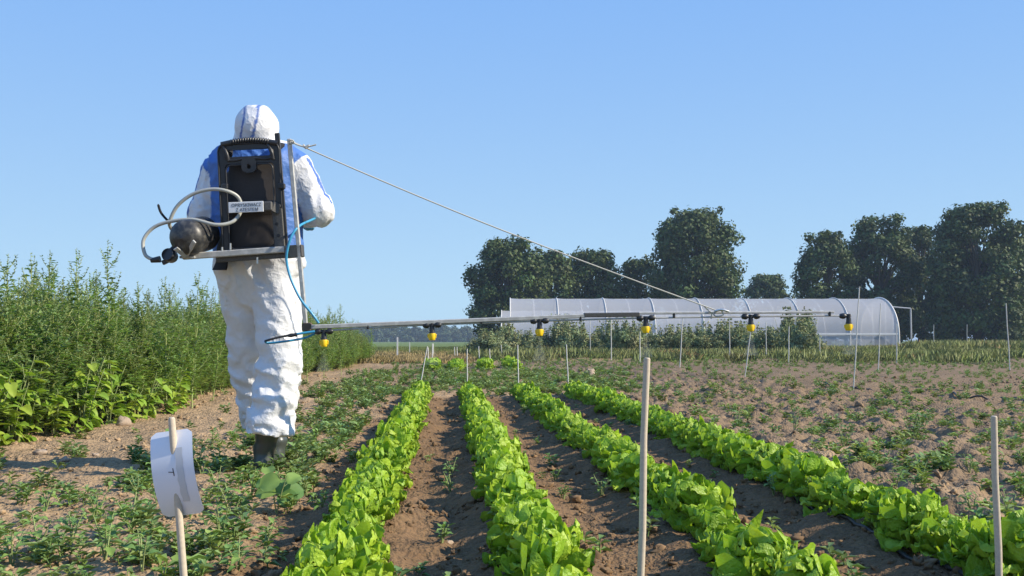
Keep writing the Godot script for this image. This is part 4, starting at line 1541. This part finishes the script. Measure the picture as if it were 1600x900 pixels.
func make_person() -> void:
	var foot := ground_at(412, 738)
	var root := thing("person", "person in a hooded white coverall with blue panels, walking away with a sprayer", "person", Transform3D(Basis(), foot))
	var w := func(px: float, py: float, depth: float) -> Vector3: return at(px, py, depth) - foot
	var S: float = 4.8 / F
	# --- coverall: hood, trunk, sleeves and trousers in one surface
	var ls: Vector3 = w.call(340, 270, 4.83)
	var le: Vector3 = w.call(319, 340, 4.82)
	var lh: Vector3 = w.call(350, 366, 5.06)
	var rs: Vector3 = w.call(462, 262, 4.83)
	var re: Vector3 = w.call(497, 327, 4.84)
	var rh: Vector3 = w.call(482, 343, 5.06)
	var hem_r: Vector3 = w.call(420, 676, 4.73)
	var hem_l: Vector3 = w.call(412, 668, 5.10)
	var knee_r: Vector3 = w.call(436, 572, 4.76)
	var knee_l: Vector3 = w.call(391, 575, 5.00)
	var head: Vector3 = w.call(401, 197, 4.81)
	var body := [
		[head, head + Vector3(0, 0.0, -0.03), 0.088, 0.088, 0.04],
		[w.call(400, 184, 4.80), w.call(403, 185, 4.84), 0.052, 0.058, 0.05],
		[w.call(401, 205, 4.81), w.call(400, 244, 4.84), 0.088, 0.098, 0.06],
		[w.call(366, 268, 4.83), w.call(374, 410, 4.83), 0.118, 0.118, 0.06],
		[w.call(430, 266, 4.83), w.call(438, 410, 4.83), 0.118, 0.116, 0.06],
		[w.call(398, 262, 4.85), w.call(405, 410, 4.84), 0.128, 0.12, 0.06],
		[w.call(360, 252, 4.83), w.call(440, 250, 4.83), 0.085, 0.085, 0.06],
		[ls, le, 0.078, 0.070, 0.04], [le, lh, 0.068, 0.045, 0.04],
		[rs, re, 0.076, 0.072, 0.035], [re, re + Vector3(0.008, -0.012, 0.0), 0.070, 0.068, 0.03], [re, rh, 0.066, 0.045, 0.03],
		[w.call(380, 432, 4.85), knee_l, 0.116, 0.092, 0.02], [knee_l, hem_l, 0.092, 0.086, 0.03],
		[w.call(432, 430, 4.82), knee_r, 0.112, 0.099, 0.018], [knee_r, hem_r, 0.099, 0.106, 0.03],
		[w.call(395, 440, 4.86), w.call(425, 440, 4.86), 0.115, 0.115, 0.05],
	]
	var crease := FastNoiseLite.new()
	crease.seed = 3
	crease.frequency = 3.8
	crease.fractal_type = FastNoiseLite.FRACTAL_RIDGED
	crease.fractal_octaves = 1
	crease.fractal_gain = 0.55
	var soft := FastNoiseLite.new()
	soft.seed = 8
	soft.frequency = 3.5
	var hy := (hem_r.y + 0.004)
	var hy_l: float = hem_l.y
	var waist_y: float = (w.call(400, 408, 4.83) as Vector3).y
	var disp := func(p: Vector3, d: float) -> float:
		var amp := 0.012
		if p.y < waist_y: amp = 0.017 + 0.012 * smoothstep(0.65, 0.1, p.y)
		elif p.y > head.y - 0.12: amp = 0.008
		# folds hang down the thighs and sleeves and turn across the cloth about the knees and hems
		var wx := soft.get_noise_3d(p.y * 1.3, p.z, p.x) * 0.22
		var across := smoothstep(0.95, 0.55, p.y)
		var q1 := Vector3(p.x * 2.0 + p.y * 0.5 + wx, p.y * 0.45, p.z * 1.5)
		var q2 := Vector3(p.x * 0.9 + wx, p.y * 1.7 + p.x * 0.8, p.z * 0.8)
		var n := lerpf(crease.get_noise_3d(q1.x, q1.y, q1.z), crease.get_noise_3d(q2.x, q2.y, q2.z), across)
		var o := d - (n * 0.75 + 0.1) * amp - soft.get_noise_3d(p.x * 1.3, p.y * 1.2, p.z) * amp * 0.7
		var lowest: float = hy - 0.02 * smoothstep(-0.02, 0.1, p.x) if p.z > hem_l.z + 0.13 else hy_l
		return maxf(o, lowest + 0.008 * soft.get_noise_2d(p.x * 3.0, p.z * 3.0) - p.y)
	var white := Color(0.70, 0.70, 0.71)
	var blue := Color(0.065, 0.165, 0.46)
	var cx := head.x
	var seg := func(p: Vector3, a: Vector3, b: Vector3) -> float:
		var ab := b - a
		return (p - a - ab * clampf((p - a).dot(ab) / ab.length_squared(), 0.0, 1.0)).length()
	var neck_y: float = (w.call(400, 226, 4.83) as Vector3).y
	var paint := func(p: Vector3) -> Color:
		if p.y > neck_y:
			var bow := 0.02 * sin((p.y - neck_y) * 12.0)
			if absf(p.x - cx - 0.008 - bow * 0.6 + 0.012 * smoothstep(0.1, 0.0, p.y - neck_y)) < 0.0065 or absf(p.x - cx + 0.066 - bow) < 0.006: return Color(0.10, 0.17, 0.42)
			return white
		if p.y > waist_y + 0.03:
			var da: float = minf(seg.call(p, ls + (le - ls) * 0.25, le), seg.call(p, rs + (re - rs) * 0.16, re))
			da = minf(da, minf(seg.call(p, le, lh), seg.call(p, re, rh)))
			var dt: float = minf(seg.call(p, body[3][0], body[3][1]), seg.call(p, body[4][0], body[4][1]))
			dt = minf(dt, seg.call(p, body[6][0], body[6][1]) + 0.02)
			if dt - 0.045 < da: return blue
			for q in [[ls, le, Vector3(-0.86, 0.2, 0.46)], [rs, re, Vector3(0.80, 0.42, 0.42)]]:
				var ab: Vector3 = q[1] - q[0]
				var out: Vector3 = p - q[0] - ab * clampf((p - q[0]).dot(ab) / ab.length_squared(), 0.0, 1.0)
				if out.normalized().dot(q[2].normalized()) > 0.988: return Color(0.06, 0.14, 0.42)
			return white
		return white
	part("coverall", capsule_field(body, 0.0095, disp, paint), M.tyvek, root)
	print("body done")
	# --- head with a face, turned away, inside the hood
	var still := func(_p: Vector3, d: float) -> float: return d
	var flesh := func(_p: Vector3) -> Color: return Color(0.50, 0.30, 0.22)
	var fz := head + Vector3(0, 0, -0.055)
	var hb := [[fz + Vector3(0, 0.01, 0.0), fz + Vector3(0, -0.07, -0.012), 0.080, 0.058, 0.03], [fz + Vector3(0, 0.005, -0.078), fz + Vector3(0, -0.035, -0.092), 0.010, 0.015, 0.012], [fz + Vector3(-0.022, -0.064, -0.070), fz + Vector3(0.022, -0.064, -0.070), 0.008, 0.008, 0.01], [fz + Vector3(-0.04, 0.03, -0.062), fz + Vector3(0.04, 0.03, -0.062), 0.014, 0.014, 0.015], [fz + Vector3(-0.03, 0.008, -0.062), fz + Vector3(-0.03, 0.008, -0.064), 0.013, 0.013, 0.006], [fz + Vector3(0.03, 0.008, -0.062), fz + Vector3(0.03, 0.008, -0.064), 0.013, 0.013, 0.006]]
	part("head", capsule_field(hb, 0.005, still, flesh), M.skin, root)
	# --- gloved hands closed round the lance lever and the belt grip
	var glove := func(_p: Vector3) -> Color: return Color(0.10, 0.30, 0.42)
	for q in [[rh, re, 1.0], [lh, le, -1.0]]:
		var dir: Vector3 = (q[0] - q[1]).normalized()
		var sd: float = q[2]
		var palm: Vector3 = q[0] + dir * 0.045
		var up := Vector3(0, 1, 0)
		up = (up - dir * up.dot(dir)).normalized()
		var inw := dir.cross(up).normalized() * sd
		var hand := [[q[0] - dir * 0.02, palm, 0.032, 0.030, 0.02], [palm + up * 0.022, palm - up * 0.026, 0.024, 0.022, 0.015]]
		for k in 4:
			var ln: float = [0.036, 0.042, 0.039, 0.031][k]
			var k0: Vector3 = palm + dir * 0.022 + up * (0.031 - 0.0205 * k)
			var k1 := k0 + dir * ln * 0.85 + inw * 0.012
			var k2 := k1 - dir * 0.006 + inw * ln * 0.75
			var k3 := k2 - dir * ln * 0.6 + inw * 0.004
			for e in [[k0, k1, 0.0098, 0.0092], [k1, k2, 0.0092, 0.0086], [k2, k3, 0.0086, 0.0078]]: hand.append([e[0], e[1], e[2], e[3], 0.006])
		var t0: Vector3 = palm + up * 0.026 + inw * 0.012 - dir * 0.01
		var t1 := t0 + up * 0.018 + inw * 0.024 + dir * 0.012
		hand.append([t0, t1, 0.012, 0.011, 0.01]); hand.append([t1, t1 + inw * 0.010 + dir * 0.026 - up * 0.008, 0.0105, 0.0088, 0.006])
		part("glove", capsule_field(hand, 0.0045, still, glove), M.glove, root)
	# --- rubber boots
	var boot_c := func(p: Vector3) -> Color: return Color(0.055, 0.065, 0.058) if p.y > 0.02 else Color(0.03, 0.03, 0.028)
	for q in [[hem_r, w.call(411, 733, 4.74), 1.0], [hem_l, w.call(430, 722, 5.02), -1.0]]:
		var top: Vector3 = q[0] + Vector3(0, 0.03, 0)
		var heel: Vector3 = q[1]
		heel.y = soil(heel.x + foot.x, heel.z + foot.z) - foot.y + 0.045
		var ank := heel + Vector3(0.002, 0.075, -0.015)
		var toe := heel + Vector3(0.02 * q[2], -0.004, -0.20)
		var bones := [[top, ank, 0.062, 0.050, 0.02], [ank, heel, 0.050, 0.043, 0.02], [heel, toe, 0.042, 0.038, 0.03], [ank + Vector3(0, 0, -0.03), toe + Vector3(0, 0.012, 0.05), 0.042, 0.036, 0.03]]
		var by: float = heel.y - 0.045
		var flat := func(p: Vector3, d: float) -> float: return maxf(d + 0.003 * sin(p.y * 90.0) * smoothstep(0.08, 0.16, p.y - by) * smoothstep(0.26, 0.16, p.y - by), by - p.y)
		part("boot", capsule_field(bones, 0.008, flat, boot_c), M.boot, root)

# ------------------------------------------------------------------ materials and assembly
func make_materials() -> void:
	var fine := noise_tex(0.02, 5, [0.0, 0.35, 0.6, 1.0], [grey(0.70), grey(0.88), grey(0.97), grey(1.0)], 1024, 2)
	var relief := noise_tex(0.028, 6, [0.0, 1.0], [grey(0.0), grey(1.0)], 1024, 4)
	var m := std(Color(1.06, 1.06, 1.06), 0.95)
	m.vertex_color_use_as_albedo = true
	m.albedo_texture = fine
	m.metallic_specular = 0.25
	worldmap(m, 1.35)
	bump(m, relief, 1.4)
	M.soil = m
	m = std(Color(1.0, 1.0, 1.0), 0.95)
	m.vertex_color_use_as_albedo = true
	m.metallic_specular = 0.25
	M.crumb = m
	m = std(Color(0.42, 0.32, 0.23), 0.9)
	m.albedo_texture = fine
	worldmap(m, 4.0)
	M.stone = m
	var blister := noise_tex(0.018, 3, [0.0, 1.0], [grey(0.0), grey(1.0)], 512, 24)
	var mottle := noise_tex(0.022, 4, [0.0, 0.5, 1.0], [Color(0.80, 0.86, 0.75), Color(0.97, 0.98, 0.9), Color(1, 1, 1)], 512, 25)
	M.lettuce = []
	for k in 3:
		var l := leafy([Color(1.0, 1.0, 1.0), Color(0.80, 0.88, 0.8), Color(1.10, 1.04, 1.0)][k], 0.42, 0.62)
		l.backlight = Color(0.72, 0.75, 0.45).linear_to_srgb()
		l.albedo_texture = mottle
		worldmap(l, 7.0, false)
		bump(l, blister, 0.45)
		l.metallic_specular = 0.45
		M.lettuce.append(l)
	M.pale_stem = std(Color(0.45, 0.55, 0.25), 0.6)
	M.weed_leaf = leafy(Color(1.0, 1.0, 1.0), 0.6, 0.6)
	M.seed_grass = leafy(Color(1.0, 1.0, 1.0), 0.7, 0.4)
	M.seedling = leafy(Color(0.225, 0.325, 0.118), 0.5, 0.5)
	M.stalk = std(Color(1.0, 1.0, 1.0), 0.7)
	M.stalk.vertex_color_use_as_albedo = true
	M.stalk_plain = std(Color(0.25, 0.30, 0.11), 0.7)
	M.heart = [leafy(Color(0.28, 0.43, 0.045), 0.5, 0.7), leafy(Color(0.22, 0.36, 0.045), 0.5, 0.7), leafy(Color(0.35, 0.46, 0.06), 0.5, 0.7)]
	M.leafy = [leafy(Color(0.185, 0.315, 0.08), 0.55, 0.6), leafy(Color(0.23, 0.35, 0.085), 0.55, 0.6), leafy(Color(0.145, 0.27, 0.08), 0.55, 0.6)]
	M.tree_leaf = leafy(Color(1.0, 1.0, 1.0), 0.65, 0.25)
	M.bark = std(Color(0.10, 0.08, 0.06), 0.9)
	# greenhouse
	m = std(Color(0.62, 0.61, 0.62), 0.35)
	m.transparency = BaseMaterial3D.TRANSPARENCY_ALPHA
	m.albedo_color.a = 0.52
	m.backlight_enabled = true
	m.backlight = Color(0.6, 0.6, 0.62)
	M.film = m
	M.hoop = std(Color(0.70, 0.67, 0.62), 0.5)
	M.rail = std(Color(0.82, 0.79, 0.74), 0.6)
	M.pipe = std(Color(0.42, 0.43, 0.44), 0.5)
	# stakes
	var grain := noise_tex(0.05, 4, [0.0, 0.45, 1.0], [grey(0.72), grey(0.92), grey(1.0)], 256, 6)
	m = std(Color(0.66, 0.56, 0.42), 0.75)
	m.albedo_texture = grain
	m.uv1_triplanar = true
	m.uv1_scale = Vector3(90, 7, 90)
	M.wood_stake = m
	M.white_stake = std(Color(0.72, 0.70, 0.66), 0.5)
	M.grey_stake = std(Color(0.60, 0.59, 0.53), 0.6)
	M.plate = std(Color(0.80, 0.81, 0.85), 0.38)
	M.sticker = std(Color(0.60, 0.60, 0.60), 0.7)
	M.ink = std(Color(0.03, 0.03, 0.035), 0.6)
	M.black_hose = std(Color(0.025, 0.025, 0.027), 0.5)
	# sprayer
	var scuff := noise_tex(0.03, 5, [0.0, 0.5, 0.7, 1.0], [grey(0.84), grey(0.92), grey(1.0), grey(1.0)], 512, 12)
	m = std(Color(0.022, 0.022, 0.024), 0.42)
	M.black_plastic = m
	m = std(Color(0.050, 0.043, 0.041), 0.95)
	m.albedo_texture = scuff
	worldmap(m, 9.0, false)
	M.pad = m
	M.black_cloth = std(Color(0.012, 0.012, 0.014), 0.9)
	m = std(Color(0.52, 0.51, 0.48), 0.45, 0.15)
	m.albedo_texture = scuff
	worldmap(m, 1.6, false)
	M.alu = m
	m = std(Color(0.10, 0.095, 0.088), 0.5, 0.3)
	m.albedo_texture = scuff
	worldmap(m, 6.0, false)
	M.dark_metal = m
	M.bright_metal = std(Color(0.62, 0.62, 0.60), 0.3, 0.8)
	M.rust = std(Color(0.11, 0.075, 0.05), 0.9)
	var dusty := noise_tex(0.012, 5, [0.0, 0.5, 0.68, 1.0], [Color(0.16, 0.16, 0.17), Color(0.19, 0.19, 0.195), Color(0.32, 0.31, 0.29), Color(0.40, 0.38, 0.35)], 512, 15)
	m = std(Color(1, 1, 1), 0.42)
	m.albedo_texture = dusty
	worldmap(m, 4.0, false)
	M.bottle = m
	M.grey_hose = std(Color(0.40, 0.40, 0.36), 0.4)
	M.blue_hose = std(Color(0.05, 0.30, 0.50), 0.35)
	M.label_white = std(Color(0.72, 0.73, 0.74), 0.45)
	M.yellow = std(Color(0.85, 0.56, 0.015), 0.4)
	M.rope = std(Color(0.50, 0.48, 0.42), 0.85)
	# person
	var crumple := noise_tex(0.009, 3, [0.0, 1.0], [grey(0.0), grey(1.0)], 1024, 18, FastNoiseLite.TYPE_SIMPLEX_SMOOTH, FastNoiseLite.FRACTAL_RIDGED)
	m = std(Color(1, 1, 1), 0.6)
	m.vertex_color_use_as_albedo = true
	worldmap(m, 1.7, false)
	bump(m, crumple, 0.40)
	m.backlight_enabled = true
	m.backlight = Color(0.2, 0.2, 0.2)
	M.tyvek = m
	M.piping = std(Color(0.04, 0.11, 0.38), 0.6)
	for k in ["skin", "glove", "boot"]:
		var q := std(Color(1, 1, 1), {"skin": 0.5, "glove": 0.45, "boot": 0.32}[k])
		q.vertex_color_use_as_albedo = true
		M[k] = q

func _ready() -> void:
	# camera: rows vanish left of centre, the horizon lies below the middle
	var cam := Camera3D.new()
	cam.name = "camera"
	cam.fov = rad_to_deg(2.0 * atan(450.0 / F))
	cam.near = 0.05
	cam.far = 9000.0
	cam.position = EYE
	cam.rotation = Vector3(atan(82.0 / F), -atan(100.0 / F), 0)
	add_child(cam)
	cam.current = true
	cam_basis = Basis.from_euler(cam.rotation)
	# sky and exposure
	var env := Environment.new()
	env.background_mode = Environment.BG_SKY
	var sky := ProceduralSkyMaterial.new()
	sky.sky_top_color = Color(0.38, 0.575, 0.84)
	sky.sky_horizon_color = Color(0.67, 0.795, 0.86)
	sky.sky_curve = 0.17
	sky.ground_bottom_color = Color(0.35, 0.30, 0.24)
	sky.ground_horizon_color = Color(0.66, 0.76, 0.80)
	sky.sun_angle_max = 1.0
	env.sky = Sky.new()
	env.sky.sky_material = sky
	env.tonemap_mode = Environment.TONE_MAPPER_LINEAR
	env.tonemap_exposure = 1.36
	env.sdfgi_enabled = true
	env.ssao_enabled = true
	env.ssil_enabled = true
	env.fog_enabled = true
	env.fog_density = 0.0006
	env.fog_light_color = Color(0.80, 0.88, 0.97)
	env.volumetric_fog_enabled = true
	env.volumetric_fog_density = 0.0
	var we := WorldEnvironment.new()
	we.name = "world_environment"
	we.environment = env
	add_child(we)
	# low sun from the right, a little behind the camera
	var sun := DirectionalLight3D.new()
	sun.name = "sun"
	sun.light_energy = 1.6
	sun.light_color = Color(1.0, 0.955, 0.87)
	sun.light_angular_distance = 0.5
	sun.shadow_enabled = true
	add_child(sun)
	var yaw := atan(100.0 / F)
	var right := Vector3(cos(yaw), 0, sin(yaw))
	var ahead := Vector3(sin(yaw), 0, -cos(yaw))
	var az := deg_to_rad(10.0)
	var el := deg_to_rad(34.0)
	var to_sun := (right * cos(az) - ahead * sin(az)) * cos(el) + Vector3.UP * sin(el)
	sun.basis = Basis.looking_at(-to_sun)
	# ---- structure
	nz_big.seed = 1; nz_big.frequency = 1.1; nz_big.fractal_octaves = 2
	nz_mid.seed = 2; nz_mid.frequency = 4.0; nz_mid.fractal_octaves = 3
	nz_small.seed = 3; nz_small.frequency = 17.0; nz_small.fractal_octaves = 2
	nz_patch.seed = 4; nz_patch.frequency = 0.55; nz_patch.fractal_octaves = 3
	make_materials()
	var t0 := Time.get_ticks_msec()
	make_ground()
	print("ground ", Time.get_ticks_msec() - t0)
	plant_trees()
	print("trees ", Time.get_ticks_msec() - t0)
	make_greenhouses()
	far_plants()
	print("far ", Time.get_ticks_msec() - t0)
	# ---- objects
	make_person()
	print("person ", Time.get_ticks_msec() - t0)
	make_sprayer()
	plant_lettuces()
	print("lettuce ", Time.get_ticks_msec() - t0)
	plant_hedge()
	print("hedge ", Time.get_ticks_msec() - t0)
	make_stakes()
	make_marker()
	plant_weeds()
	make_stones()
	print("all ", Time.get_ticks_msec() - t0)
